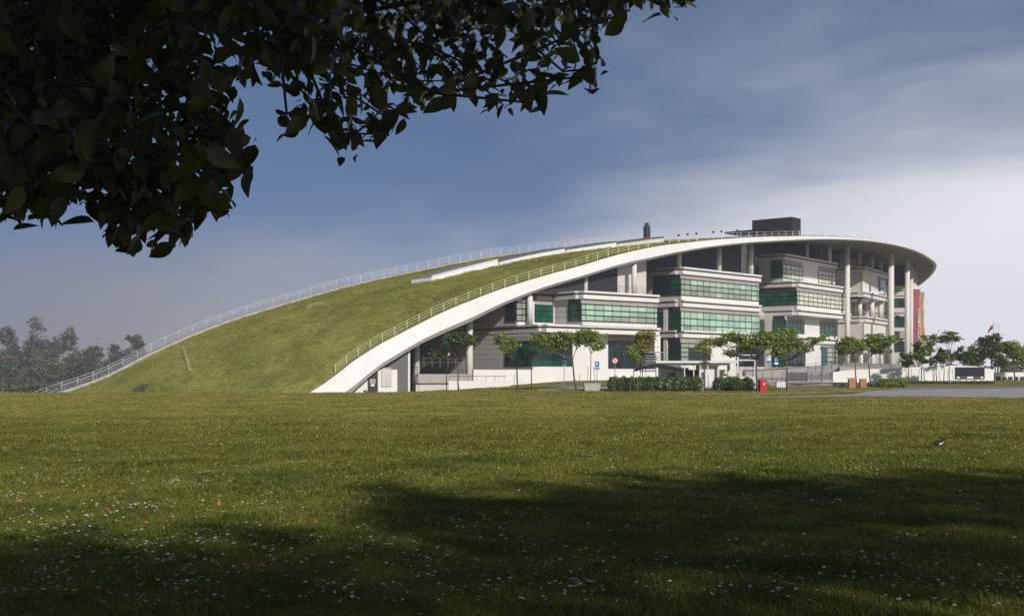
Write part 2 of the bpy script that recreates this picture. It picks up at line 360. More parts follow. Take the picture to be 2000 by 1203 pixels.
# edge railings: rails are one piece, each post a piece of its own
post_me = {}
def railing(name, line, h, nrail, spacing, material, parent, pr=.03, rr=.022, nrm=None):
    line = np.array(line); d = np.r_[0, np.cumsum(np.linalg.norm(np.diff(line, axis=0), axis=1))]
    b = MB()
    for k in range(nrail):
        zz = h * (k + 1) / nrail
        b.tube([p + np.array((0, 0, zz)) for p in line], rr, 5)
    ro = b.build(name, material, parent)
    key = (h, pr, material.name)
    if key not in post_me:
        pm = MB(); pm.tube([(0, 0, -.1), (0, 0, h + .03)], pr, 6); post_me[key] = pm.mesh('post'); post_me[key].materials.append(material)
    for t in np.arange(0, d[-1] + .01, spacing):
        p = [np.interp(t, d, line[:, k]) for k in range(3)]
        o = bpy.data.objects.new('post', post_me[key]); col.objects.link(o); o.parent = ro; o.location = np.array(p) - porg(parent)
    return ro
nl = np.c_[curb[:, :2] + inw * .25, curb[:, 2] + .0]
imax = int(np.argmin(abs(TPX[:, 0] - 1300)))
railing('roof_railing', nl[2:imax:1], 1.0, 3, 1.75, M['rail_pale'], BLD, .04, .02)
fl = np.c_[far[:, :2] + fout * .9, far[:, 2] + .3]
railing('roof_railing', fl[0:78:1], 1.15, 3, 2.2, M['rail_white'], BLD, .035, .022)
fl2 = np.c_[far[:, :2] + fout * .1, far[:, 2] + .3]
railing('roof_railing', fl2[0:26:1], .9, 4, 2.2, M['steel'], BLD, .03, .022)
i2 = int(np.argmin(abs(near[:, 0] / near[:, 1] - (1745 - 1000) / F)))
rl = np.c_[near_top[:, :2] + inw * 1.1, near_top[:, 2] + .05]
railing('roof_railing', rl[imax + 1:i2], .75, 2, 1.9, M['rail_white'], BLD, .03, .016)
# ---- roof lights
SKPX = [(846, 549.5), (977, 519), (1107, 495.5), (1207, 483.5), (1300, 475)]
SKIJ = [roof_at(*p) for p in SKPX]
for k in range(4):
    (ia, ja), (ib, jb) = SKIJ[k], SKIJ[k + 1]; n = 7; dj = 2.1
    h0, h1 = (.5, .75)
    b = MB(); tops = []
    for s in range(n):
        t = s / n; t1 = (s + 1) / n
        if s == n - 1: t1 -= .02
        q = []
        for tt in (t, t1):
            i = ia + (ib - ia) * tt; j = ja + (jb - ja) * tt; hh = h0 + (h1 - h0) * tt
            a = roof_pt(i, j); c = roof_pt(i, j + dj); d = (c - a) / np.linalg.norm(c - a)
            q.append((a - (0, 0, .3), c - (0, 0, .3), c - d * .12 + (0, 0, hh), a + d * .18 + (0, 0, hh)))
        b.hexa([q[0][0], q[1][0], q[1][1], q[0][1], q[0][3], q[1][3], q[1][2], q[0][2]]); tops.append(q)
    so_ = b.build('roof_light', M['fascia'], BLD)
    g = MB()
    for q in tops:
        A, B_ = [], []
        for z in (.0, .24):
            for e in (0, 1):
                dd = (q[e][2] - q[e][3]); dd /= np.linalg.norm(dd)
                A.append((q[e][3] + dd * (-.06) + (0, 0, z + .004), q[e][2] + dd * .06 + (0, 0, z + .004)))
        g.hexa([A[0][0], A[1][0], A[1][1], A[0][1], A[2][0], A[3][0], A[3][1], A[2][1]])
    g.build('cap', M['recess'] if k else M['steel'], so_)
# ---- plan faces
class Face:
    def __init__(s, O, ang):                          # runs left to right as seen from outside
        s.O = np.array(O[:2], float); s.d = np.array((math.cos(ang), math.sin(ang))); s.n = np.array((s.d[1], -s.d[0])); s.ang = ang
    def a(s, px, o=0.0):
        k = (px - 1000) / F; O = s.O + s.n * o; return (k * O[1] - O[0]) / (s.d[0] - k * s.d[1])
    def pt(s, a, o=0.0, z=0.0): p = s.O + s.d * a + s.n * o; return np.array((p[0], p[1], z))
    def z(s, px, py): p = s.pt(s.a(px)); return EYE + (HY - py) / F * p[1]
    def back(s, dist): return Face(s.O - s.n * dist, s.ang)
def fbox(b, f, a0, a1, z0, z1, o0, o1):
    b.hexa([f.pt(a0, o1, z0), f.pt(a1, o1, z0), f.pt(a1, o0, z0), f.pt(a0, o0, z0), f.pt(a0, o1, z1), f.pt(a1, o1, z1), f.pt(a1, o0, z1), f.pt(a0, o0, z1)])
def wall(f, a0, a1, z0, z1, material, th=.3, name='wall', o=0.0, step=1.2, clip=True):
    b = MB()
    if not clip: fbox(b, f, a0, a1, z0, z1, o - th, o)
    else:
        n = max(1, int(abs(a1 - a0) / step))
        for i in range(n):
            x0 = a0 + (a1 - a0) * i / n; x1 = a0 + (a1 - a0) * (i + 1) / n; zt = []
            for x in (x0, x1):
                p = f.pt(x, o - th * .5); r = roofz(p[0], p[1]); zt.append(min(z1, r + .25) if r is not None else (z1 if z1 < 29 else -9))
            if min(zt) < -8 or max(zt) <= z0 + .02: continue
            zt = [max(t, z0 + .01) for t in zt]
            b.hexa([f.pt(x0, o, z0), f.pt(x1, o, z0), f.pt(x1, o - th, z0), f.pt(x0, o - th, z0), f.pt(x0, o, zt[0]), f.pt(x1, o, zt[1]), f.pt(x1, o - th, zt[1]), f.pt(x0, o - th, zt[0])])
    if b.f: return b.build(name, material, BLD)
def seams(f, a0, a1, z0, z1, n, o=0.0):               # recessed-look cladding joints
    b = MB()
    for k in range(1, n): z = z0 + (z1 - z0) * k / n; fbox(b, f, a0, a1, z - .02, z + .02, o - .05, o + .006)
    b.build('cladding_joint', M['joint'], BLD)
def ledge(f, a0, a1, L, material=None, ext0=.0, ext1=.0, deep=3.0, top=.34):
    m = material or M['white']
    b = MB(); fbox(b, f, a0 - ext0, a1 + ext1, L + .12, L + top + .02, -deep, .58); fbox(b, f, a0 - ext0, a1 + ext1, L - .62, L - .12, -deep, .42)
    b.mi = 1; fbox(b, f, a0 - ext0 + .12, a1 + ext1 - .12, L - .122, L + .122, -deep + .1, .12)
    b.build('ledge', [m, M['joint']], BLD)
pane_me = {}
def pane_mesh(mname):
    if mname not in pane_me:
        b = MB(); b.box((0, 0, 0), 1, .04, 1); me = b.mesh('pane'); me.materials.append(M[mname]); pane_me[mname] = me
    return pane_me[mname]
def window(f, a0, a1, z0, z1, cols, rows, kind='pane_green', spandrel=0.0, o=0.0, mull=.05, half0=False, mix=None, thickr=.055, smat='spandrel'):
    """curtain-wall strip: rows x cols panes with dark mullions, an optional stone spandrel row on top"""
    b = MB(); zs = z1 - spandrel
    W = a1 - a0
    if half0: cw = W / (cols - .0); xs = [a0, a0 + cw * .55] + [a0 + cw * .55 + (W - cw * .55 - cw * .4) * i / (cols - 2) for i in range(1, cols - 1)] + [a1]
    else: xs = [a0 + W * i / cols for i in range(cols + 1)]
    zr = [z0 + (zs - z0) * i / rows for i in range(rows + 1)]
    for z in zr: fbox(b, f, a0, a1, z - thickr / 1, z + thickr / 1, o - .02, o + .13)
    for x in xs: fbox(b, f, x - mull / 2, x + mull / 2, z0, zs, o - .02, o + .10)
    wo = b.build('window', M['mullion'], BLD)
    ang = f.ang
    for r in range(rows):
        for c in range(len(xs) - 1):
            k = mix(r, c) if mix else kind
            ob = bpy.data.objects.new('pane', pane_mesh(k)); col.objects.link(ob); ob.parent = wo
            p = f.pt((xs[c] + xs[c + 1]) / 2, o + .03, zr[r] + .03); ob.location = p - porg(BLD)
            ob.rotation_euler = (rng.normal() * .007, 0, ang + rng.normal() * .009); ob.scale = (xs[c + 1] - xs[c] - mull, 1, zr[r + 1] - zr[r] - .06)
    if spandrel > 0:
        for c in range(len(xs) - 1):
            ob = bpy.data.objects.new('spandrel_panel', pane_mesh(smat)); col.objects.link(ob); ob.parent = wo
            p = f.pt((xs[c] + xs[c + 1]) / 2, o + .04, zs + .06); ob.location = p - porg(BLD)
            ob.rotation_euler = (0, 0, ang); ob.scale = (xs[c + 1] - xs[c] - .07, 1.5, spandrel - .1)
    return wo
def column(px, Y, wpx, z0, z1=None, name='column', topcap=0):
    p = P(px, HY, Y); r = wpx / F * Y / 2
    if z1 is None: z = roofz(p[0], p[1]); z1 = (z + .3) if z is not None else 22
    b = MB(); n = 18; b.tube([(p[0], p[1], z0), (p[0], p[1], z1)], r, n, True); o = b.build(name, M['column'], BLD)
    for q in o.data.polygons: q.use_smooth = len(q.vertices) == 4
    return o
L1, L2, L3, L4 = 7.83, 12.1, 16.6, 21.0
G0 = -1.5
rad = R
tA, tB, tC, tD = R(39.8), R(46.8), R(52.7), R(59.7)
def cor(px, Y): return np.array(((px - 1000) / F * Y, Y))
def left_face(cnr, th, length):                        # return wall that ends at the corner
    d = np.array((math.sin(th), -math.cos(th))); return Face(cnr - d * length, th - math.pi / 2)
# ================= block A
cA1L = cor(1063, 150)                                  # corner of the ledge above the ground floor
fA1L = Face(cA1L, tA); aB = fA1L.a(1284)
lA1L = left_face(cA1L, tA, 24)
# ground-floor walls stand back under the ledge
cA1 = cA1L + (-fA1L.n) * 2.0 + fA1L.d * .0
fA1 = Face(cA1, tA); lA1 = left_face(cA1, tA, 24)
a1s = fA1.a(1038); cA1 = fA1.pt(a1s)[:2]; fA1 = Face(cA1, tA); lA1 = left_face(cA1, tA, 24)
aend = fA1.a(1290)
wall(fA1, 0, aend, G0, L1 - .6, M['white'])
wall(lA1, 0, 24, G0, L1 - .6, M['beige'])
seams(lA1, 6, 24 - 6.0, 3.4, L1 - .7, 6)
def bigmix(r, c): return 'pane_green' if (r + c) % 3 else 'pane_dark'
window(lA1, lA1.a(987), 24 - .02, 3.15, 6.9, 4, 3, 'pane_green', .75, mix=bigmix)
window(fA1, .02, fA1.a(1117), 3.15, 6.9, 4, 4, 'pane_dark', .75, mix=lambda r, c: 'pane_green' if r < 1 else 'pane_dark')
window(fA1, fA1.a(1188), fA1.a(1240), 2.9, 7.2, 4, 4, 'pane_dark', .8)
bb = MB(); fbox(bb, fA1, fA1.a(1241), fA1.a(1278), 2.9, 7.2, -.05, .05); bb.build('louvre_panel', M['louvre'], BLD)
bb = MB(); fbox(bb, fA1, fA1.a(1243), fA1.a(1279), 4.9, 5.05, .0, 1.6)
for k in range(5): fbox(bb, fA1, fA1.a(1245), fA1.a(1278), 3.2 + k * .32, 3.32 + k * .32, 1.3, 1.4)
bb.build('service_grille', M['steel'], BLD)
# plinth line and handrail ledge along the foot of the wall
bb = MB(); fbox(bb, fA1, -.1, aend, 1.55, 1.75, .0, .55); bb.build('plinth_ledge', M['beige'], BLD)
bb = MB(); fbox(bb, lA1, 3, 24.3, 1.3, 2.1, 0, .5); bb.build('plinth_ledge', M['black'], BLD)
ledge(fA1L, 0, aB, L1, ext0=.0, deep=4); ledge(lA1L, 0, 24, L1, M['beige'], ext1=-.56, deep=3)
# floor 2
cA = cor(1135, 153); fA = Face(cA, tA); aA = fA.a(1283)
lenA = 5.2; lA = left_face(cA, tA, lenA)
cA2 = lA.pt(0)[:2]                                       # inner corner
fA2 = Face(cA2, tA); a2 = fA2.a(1008); cA3 = fA2.pt(a2)[:2]; fA2 = Face(cA3, tA)
a2e = np.linalg.norm(cA2 - cA3); lA3 = left_face(cA3, tA, 9)
def amix(r, c): return 'pane_sunlit_blind' if (r == 2 or c < 3 or (r == 1 and c not in (7,))) and not (r == 0 and c in (3, 4, 5, 6, 8, 9)) else 'pane_grey'
wall(fA, 0, aA, L1 + .3, L2 - .6, M['white']); wall(lA, 0, lenA, L1 + .3, L2 - .6, M['beige'])
wall(fA2, 0, a2e, L1 + .3, L2 - .6, M['white']); wall(lA3, 0, 9, L1 + .3, L2, M['beige'])
window(fA, .0, aA, 8.75, L2 - .62, 10, 3, 'pane_sunlit_blind', .66, half0=True, mix=amix)
window(lA, lA.a(1110), lenA, 8.75, L2 - .62, 2, 3, 'pane_green', .66, smat='louvre')
window(fA2, fA2.a(1044), fA2.a(1080), 8.72, L2 - .62, 3, 3, 'pane_green', .66)
window(fA2, 0.02, fA2.a(1030), 8.72, L2 - 1.1, 2, 3, 'pane_grey', 0.0)
window(lA3, lA3.a(988), 9 - .02, 8.72, L2 - 1.1, 1, 1, 'pane_dark', 0.0)
seams(lA, 0.1, lA.a(1109), 8.5, L2 - .7, 4); seams(lA3, 0, 9, 8, 11.4, 4)
bb = MB(); fbox(bb, lA, -.02, .22, 8.1, L2 - .6, -.1, .12); bb.build('pilaster', M['white'], BLD)
ledge(fA, 0, aA, L2, deep=4.5); ledge(lA, 0, lenA, L2, M['beige'], ext1=-.57, deep=3); ledge(fA2, fA2.a(1046), a2e - .6, L2, M['beige'], deep=2)
# terrace level above A
fA3 = fA.back(3.6); zt = 30
wall(fA3, -10, fA3.a(1206), L2, zt, M['louvre']); wall(fA3, fA3.a(1206), fA3.a(1262), L2, zt, M['beige'], o=.02)
for px in (1148, 1164, 1180): pass
bb = MB()
for k in range(9): fbox(bb, fA3, fA3.a(1150), fA3.a(1205), L2 + .5 + k * .3, L2 + .56 + k * .3, -.05, .08)
bb.build('louvre_slats', M['black'], BLD)
railing('terrace_railing', [fA.pt(a, -.35, L2 + .34) for a in np.linspace(.6, fA.a(1278), 14)], 1.0, 4, 3.2, M['rail_dark'], BLD, .03, .018)
# ================= block B
cB = cor(1329, 170.6); fB = Face(cB, tB); aBe = fB.a(1482); lenB = 7.5; lB = left_face(cB, tB, lenB)
fB0 = Face(lB.pt(0)[:2], tB)
aB0 = fB.a(1437)
wall(fB, 0, aB0, G0, L1 - .6, M['white']); wall(lB, -6, lenB, G0, L1 - .6, M['beige'])
window(lB, -1, lenB - .02, 3.9, L1 - .62, 3, 3, 'pane_green', .75, smat='louvre', mix=bigmix)
window(fB, .02, fB.a(1387), 3.9, L1 - .62, 4, 4, 'pane_dark', .8, mix=lambda r, c: 'pane_grey' if (c == 0 and r < 3) or r == 3 else 'pane_dark')
wall(fB, 0, aBe, L1 - .6, L3 - .6, M['white']); wall(lB, -6, lenB, L1 - .6, L3 - .6, M['beige'])
def bmix2(r, c): return 'pane_grey' if r == 0 and c in (1, 2, 3, 4, 5) else 'pane_sunlit_blind'
def bmix3(r, c): return 'pane_sunlit_blind' if (r == 2 and c not in (0, 1)) or c in (6, 12) else 'pane_grey'
window(fB, 0, aBe, L1 + .14, L2 - .62, 14, 3, 'pane_sunlit_blind', .66, half0=True, mix=bmix2)
window(lB, lB.a(1306), lenB, L1 + .14, L2 - .62, 2, 3, 'pane_green', .66, smat='louvre')
window(lB, lB.a(1285), lB.a(1296), L1 + .9, L2 - .62, 1, 3, 'pane_green', .66)
window(fB, 0, aBe, L2 + 1.0, L3 - .62, 14, 3, 'pane_sunlit_blind', .66, half0=True, mix=bmix3)
window(lB, lB.a(1277), lenB, L2 + 1.0, L3 - .62, 3, 3, 'pane_dark', .66, smat='louvre', mix=lambda r, c: 'pane_green' if c == 2 else 'pane_dark')
for L in (L1, L2): ledge(fB, 0, aBe, L, deep=.3); ledge(lB, -2, lenB, L, M['beige'], ext1=-.57, deep=.3)
ledge(fB, 0, aBe, L3, deep=4.5); ledge(lB, -2, lenB, L3, M['beige'], ext1=-.57, deep=3)
bb = MB(); fbox(bb, lB, lB.a(1297), lB.a(1305), 4, L2 - .6, -.2, .16); bb.build('pilaster', M['white'], BLD)
fB3 = fB.back(3.8); wall(fB3, -14, fB3.a(1475), L3, zt, M['louvre'])
bb = MB(); fbox(bb, fB3, fB3.a(1447), fB3.a(1458), L3 + .3, L3 + 6, .02, .1); bb.build('service_door', M['white'], BLD)
bb = MB()
for k in range(7): fbox(bb, fB3, fB3.a(1452), fB3.a(1461), L3 + .5 + k * .55, L3 + .6 + k * .55, .3, .36)
bb.build('ladder_rungs', M['rail_dark'], BLD)
railing('terrace_railing', [fB.pt(a, -.35, L3 + .34) for a in np.linspace(1.5, aBe - .5, 14)], 1.0, 4, 3.0, M['rail_dark'], BLD, .03, .018)
# link wall between B and C
wall(lB.back(-.0), -12, -6, G0, zt, M['beige'])
# ================= block C
cC = cor(1556, 195); fC = Face(cC, tC); aC = fC.a(1657); lenC = 13; lC = left_face(cC, tC, lenC)
cC2 = cor(1533, 195.5); fC2 = Face(cC2, tC); aC2 = fC2.a(1636); lC2 = left_face(cC2, tC, 3.6)
cC4 = cor(1528, 196.5); fC4 = Face(cC4, tC); aC4 = fC4.a(1631); lC4 = left_face(cC4, tC, 4.2)
# ground and first floor
wall(fC2, 0, aC2, G0, L2 - .6, M['white']); wall(lC2, -9, 3.6, G0, L2 - .6, M['beige'])
fC2b = Face(lC2.pt(0)[:2], tC)
wall(fC2b, -14, 0, G0, L2, M['beige'])
window(fC2b, fC2b.a(1484), fC2b.a(1499), L1 + .7, L2 - .62, 2, 4, 'pane_green', .7)
window(lC2, lC2.a(1510), 3.6 - .02, L1 + .7, L2 - .62, 2, 4, 'pane_green', .7, smat='louvre')
window(fC2, .02, fC2.a(1570), L1 + .9, L2 - .9, 5, 4, 'pane_green', .5)
window(fC2, fC2.a(1601), fC2.a(1635), L1 + .9, L2 - .9, 4, 4, 'pane_green', .5)
window(lC2, lC2.a(1509), 3.6 - .02, 3.4, L1 - .62, 2, 4, 'pane_green', .7, smat='louvre')
window(fC2, .02, fC2.a(1572), 3.4, L1 - .62, 5, 4, 'pane_dark', .6)
window(fC2, fC2.a(1604), fC2.a(1636), 3.4, L1 - .62, 3, 4, 'pane_green', .6, mix=lambda r, c: 'pane_green' if c == 0 else 'pane_grey')
window(fC2b, -13, fC2b.a(1498), 3.4, L1 - .62, 5, 3, 'pane_dark', .6)
bb = MB(); fbox(bb, fC2b, fC2b.a(1500), fC2b.a(1508), 3, L2, -.1, .3); bb.build('pilaster', M['white'], BLD)
ledge(fC2, 0, aC2, L1, deep=.3); ledge(lC2, -2, 3.6, L1, M['beige'], ext1=-.57, deep=.3)
bb = MB(); p0, p1 = fC2.pt(aC2), fC2.pt(aC2); wall(Face(fC2.pt(aC2)[:2], tC + math.pi / 2), 0, 14, G0, L2, M['beige'])
# second floor, jutting out
wall(fC, 0, aC, L2 - .1, L3 - .6, M['white']); wall(lC, -6, lenC, L2 - .1, L3 - .6, M['beige'])
window(fC, 0, aC, L2 + 1.05, L3 - .62, 13, 3, 'pane_cream', .72, half0=True, mix=lambda r, c: 'pane_sunlit_blind' if c == 0 else 'pane_cream')
window(lC, lC.a(1482), lenC, L2 + 1.05, L3 - .62, 5, 3, 'pane_green', .72, smat='louvre')
ledge(fC, 0, aC, L2, deep=9); ledge(lC, -6, lenC, L2, M['beige'], ext1=-.57, deep=.4)
ledge(fC, 0, aC, L3, deep=5); ledge(lC, -6, lenC, L3, M['beige'], ext1=-.57, deep=3)
# third floor
wall(fC4, 0, aC4, L3, L4 - .6, M['white']); wall(lC4, 0, 4.2, L3, L4 - .6, M['beige'])
fC4b = Face(lC4.pt(0)[:2], tC); wall(fC4b, -16, 0, L3 - .5, zt, M['white'])
window(fC4, .02, fC4.a(1567), L3 + .95, L4 - .62, 5, 3, 'pane_cream', .7, mix=lambda r, c: 'pane_sunlit_blind' if c == 0 else 'pane_cream')
window(fC4, fC4.a(1598), aC4, L3 + .95, L4 - .62, 5, 3, 'pane_cream', .7)
window(lC4, lC4.a(1506), 4.2 - .02, L3 + .95, L4 - .62, 2, 3, 'pane_green', .7, smat='louvre')
window(fC4b, fC4b.a(1472), fC4b.a(1494), L3 + .95, L4 - .62, 3, 3, 'pane_green', .7)
bb = MB(); fbox(bb, fC4b, fC4b.a(1498), fC4b.a(1505.5), L3, L4, -.1, .3); bb.build('pilaster', M['column'], BLD)
ledge(fC4, 0, aC4, L4, deep=6); ledge(lC4, 0, 4.2, L4, M['beige'], ext1=-.57, deep=3)
fC5 = fC4.back(3.5); wall(fC5, -3, fC5.a(1640), L4, zt, M['louvre'])
wall(Face(fC4.pt(aC4)[:2], tC + math.pi / 2), 0, 3.4, L3, L4, M['white'])
fC6 = fC4.back(7); wall(fC6, 10, fC6.a(1700), L3 - 6, zt, M['beige'], clip=True)
window(fC6, fC6.a(1625), fC6.a(1690), L4 - .3, L4 + 3.0, 4, 1, 'pane_dark')
# ================= block D
cD = cor(1684, 220); fD = Face(cD, tD); aD = fD.a(1731); lenD = 10; lD = left_face(cD, tD, lenD)
wall(fD, 0, aD, L3 - .4, L4 - .6, M['white']); wall(lD, -2, lenD, L3 - .4, L4 - .6, M['beige'])
ledge(fD, 0, aD, L3, deep=8); ledge(lD, -2, lenD, L3, M['beige'], ext1=-.57, deep=6)
ledge(fD, 0, aD, L4, deep=8); ledge(lD, -2, lenD, L4, M['beige'], ext1=-.57, deep=6)
cDl = cor(1687, 219.5); fDl = Face(cDl, tD); aDl = fDl.a(1733); lDl = left_face(cDl, tD, 10)
wall(fDl, 0, aDl, L1 - 1.2, L2 - .6, M['white']); wall(lDl, 0, 10, L1 - 1.2, L2 - .6, M['beige'])
ledge(fDl, 0, aDl, L2, deep=8); ledge(lDl, 0, 10, L2, M['beige'], ext1=-.57, deep=6)
fDb = fD.back(5.5); wall(fDb, -6, aD + 2, G0, zt, M['beige'])
window(fDb, fDb.a(1664), fDb.a(1735), L2 + 1.2, L3 - .8, 6, 3, 'pane_green'); window(fDb, fDb.a(1664), fDb.a(1740), 2.6, L1 - 1.6, 6, 3, 'pane_dark')
window(fDb, fDb.a(1690), fDb.a(1735), L4 + .5, L4 + 3.2, 3, 1, 'pane_dark')
railing('terrace_railing', [fD.pt(a, -.3, L4 + .34) for a in np.linspace(.4, aD - .3, 10)], 1.0, 3, 2.4, M['rail_dark'], BLD, .03, .018)
railing('terrace_railing', [fDl.pt(a, -.3, L2 + .34) for a in np.linspace(.4, aDl - .3, 10)], 1.0, 3, 2.4, M['rail_dark'], BLD, .03, .018)
for px, o in ((1678, -1.6), (1702, -.8), (1719, -.8)):
    a = fD.a(px, o); Y = fD.pt(a, o)[1]; column(px, Y, 9.5, L4 + .3); column(px + 1, Y, 9.5, L2 + .3, L3 - .6); column(px + 3, Y, 9, 1, L1 - 1.2)
# ================= block E, seen between the tall columns
cE = cor(1778, 243); tE = R(77); lE = left_face(cE, tE, 16); fE = Face(cE, tE)
wall(lE, 0, 16, G0, 19.6, M['beige']); wall(fE, 0, 40, G0, 24.5, M['beige'])
wall(lE.back(1.2), 0, 16, 19, 24.5, M['black'])
for z0, z1 in ((15.4, 17.1), (11.5, 13.5), (6.6, 8.6)): window(lE, lE.a(1742), 15.9, z0, z1, 3, 1, 'pane_green', mix=lambda r, c: 'pane_dark' if c == 1 else 'pane_green')
for z in (17.6, 18.6, 14.2): 
    bb = MB(); fbox(bb, lE, 0, 16, z, z + .12, -.05, .12); bb.build('band_course', M['joint'], BLD)
bb = MB(); fbox(bb, lE, 1, 15, 9.2, 10.6, .0, 2.2); bb.build('entrance_canopy', M['spandrel'], BLD)
for zz in (13.9,): 
    for px in (1747, 1753, 1757): 
        bb = MB(); p = lE.pt(lE.a(px), .35, zz + (px - 1747) * -.06); bb.box(p, .35, .35, .35); bb.build('flood_lamp', M['rail_dark'], BLD)
# ---- big columns
column(917, 152.5, 13.5, -.5); column(814, 152, 12, -.5); column(1035, 153.5, 11.5, L1 + .3); column(1143.5, 158.5, 9, L2 + .3); column(1238.5, 161.5, 10.5, L2 + .3)
column(1326, 170.8, 10, L3 + .3); column(1404.5, 178.5, 9.5, L3 + .3); column(1466.5, 185, 10.5, L3 + .3)
column(1576, 204, 7, L4 + .3); column(1620, 210.5, 8, L4 + .3)
column(1655, 208.5, 10, G0); column(1740, 220, 12, G0); column(1772, 229, 10, G0); column(1779.5, 238, 8, G0); column(1784.5, 246, 7.5, G0); column(1788.5, 254, 7, G0)
# ---- back wall under the roof so that no daylight shows through
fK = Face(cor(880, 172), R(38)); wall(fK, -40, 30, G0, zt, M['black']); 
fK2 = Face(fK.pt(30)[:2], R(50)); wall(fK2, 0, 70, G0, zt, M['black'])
# ---- foot of the arch: door, louvre, pier
fFt = Face(cor(690, 143.2), R(20))
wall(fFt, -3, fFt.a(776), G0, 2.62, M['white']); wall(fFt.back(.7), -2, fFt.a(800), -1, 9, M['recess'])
bb = MB(); fbox(bb, fFt, fFt.a(718), fFt.a(738), -.1, 2.45, -.05, .03); bb.build('door', M['louvre'], BLD)
bb = MB(); fbox(bb, fFt, fFt.a(744), fFt.a(764), .55, 2.85, -.05, .05); lp = bb.build('louvre_panel', M['concrete'], BLD)
bb = MB()
for k in range(9): fbox(bb, fFt, fFt.a(745.5), fFt.a(762.5), .72 + k * .22, .84 + k * .22, .05, .10)
bb.build('slats', M['fascia'], lp)
bb = MB(); bb.box(P(792, HY, 144.5) * (1, 1, 0) + (0, 0, -1), 1.15, 1.15, 8.5, R(20)); 
fPr = Face(cor(783, 146.2), R(15)); pier = wall(fPr, 0, fPr.a(801), -1, 28.0, M['fascia'], th=1.0, name='pier', step=.3)
# dark recess with parking wall beneath the arch
fRc = Face(cor(812, 147.5), R(30)); wall(fRc, 0, fRc.a(935), -1, 1.0, M['beige'], clip=False); bb = MB(); fbox(bb, fRc, 0, fRc.a(934), 1.0, 2.1, -.05, .35); bb.build('parapet', M['spandrel'], BLD)
# ---- low white walls in front of block A (ramp and terrace)
fLw = Face(cor(876, 134), R(6)); bw = fLw.a(998)
RW = thing('low_ramp_wall', 'low white ramp wall with thin dark handrail beside the white column', 'wall', (*cor(930, 134), 0))
bb = MB(); fbox(bb, fLw, 0, bw, -.6, 1.35, -.35, 0); bb.build('wall', M['white'], RW)
railing('handrail', [fLw.pt(a, -.15, 1.3) for a in np.linspace(.1, bw - .5, 8)], .55, 1, 1.0, M['rail_dark'], RW, .025, .03)
fTw = Face(cor(925, 140), R(34)); be = fTw.a(1192)
TW = thing('terrace_wall', 'long plain white terrace wall running behind the saplings and parking signs', 'wall', (*cor(1050, 140), 0))
bb = MB(); fbox(bb, fTw, 0, be, -.5, 2.6, -.4, 0); bb.build('wall', M['white'], TW)
railing('handrail', [fTw.pt(a, -.2, 2.6) for a in np.linspace(.2, fTw.a(1053), 12)], .95, 3, 1.6, M['rail_dark'], TW, .025, .014)
railing('bicycle_railing', [P(828, 716, 148), P(870, 716, 149.5), P(906, 716, 151)], 1.0, 2, 1.1, M['steel'], BLD, .025, .018)
# ------------------------------------------------------------------ things on the roof
def cyl_thing(name, label, cat, px, Y, z0): return thing(name, label, cat, (*cor(px, Y), z0))
CH = cyl_thing('roof_chimney', 'dark round flue tower with collar and cap above the ridge of the roof', 'chimney', 1263.5, 236, 25)
c0 = cor(1263.5, 236); zc = EYE + (HY - 443) / F * 236
b = MB(); b.tube([(*c0, 24), (*c0, zc)], .66, 20); b.build('shaft', M['louvre'], CH, False)
b = MB()
for k in range(9): b.tube([(*c0, 26.2 + k * .5), (*c0, 26.32 + k * .5)], .70, 20)
b.build('rings', M['black'], CH)
b = MB(); b.tube([(*c0, zc), (*c0, zc + .35)], [.58, .52], 16); b.tube([(*c0, zc + .35), (*c0, zc + .55)], .28, 12); b.tube([(*c0, zc + .62), (*c0, zc + .72)], .48, 16); b.build('cap', M['louvre'], CH)
PH = thing('plant_room', 'black windowless plant room box on the roof with a flat black canopy', 'plant room', (*cor(1546, 222), 22))
cP = cor(1546, 222); fP = Face(cP, R(50)); lP = left_face(cP, R(50), 8.6); zb, ztp = EYE + (HY - 468) / F * 222, EYE + (HY - 425) / F * 222
b = MB(); pr = fP.pt(fP.a(1564)); dl = -lP.d * 8.0
q = [np.r_[cP, 0], pr, pr + np.r_[dl, 0], np.r_[cP + dl, 0]]; b.hexa([p + (0, 0, zb) for p in q] + [p + (0, 0, ztp) for p in q]); b.build('cladding', M['black'], PH)
b = MB()
for k in range(1, 9):
    fbox(b, lP, .6 + k * .89, .66 + k * .89, zb, ztp - .02, -.02, .04)
b.build('cladding_joint', M['louvre'], PH)
b = MB(); fbox(b, fP, -.06, fP.a(1564) + .06, ztp, ztp + .12, -8, .06); b.build('coping', M['louvre'], PH)
zc1 = EYE + (HY - 449) / F * 219
b = MB(); cC_ = cor(1506, 219); f_ = Face(cC_, R(50)); l_ = left_face(cC_, R(50), 9)
fbox(b, f_, -.2, 6, zc1, zc1 + .28, -9.4, .6); b.build('canopy', M['black'], PH)
for k in range(5):
    b = MB(); p = l_.pt(1 + k * 1.7, -.4); b.tube([(p[0], p[1], zc1 - 3), (p[0], p[1], zc1)], .08, 8); b.build('post', M['steel'], PH)
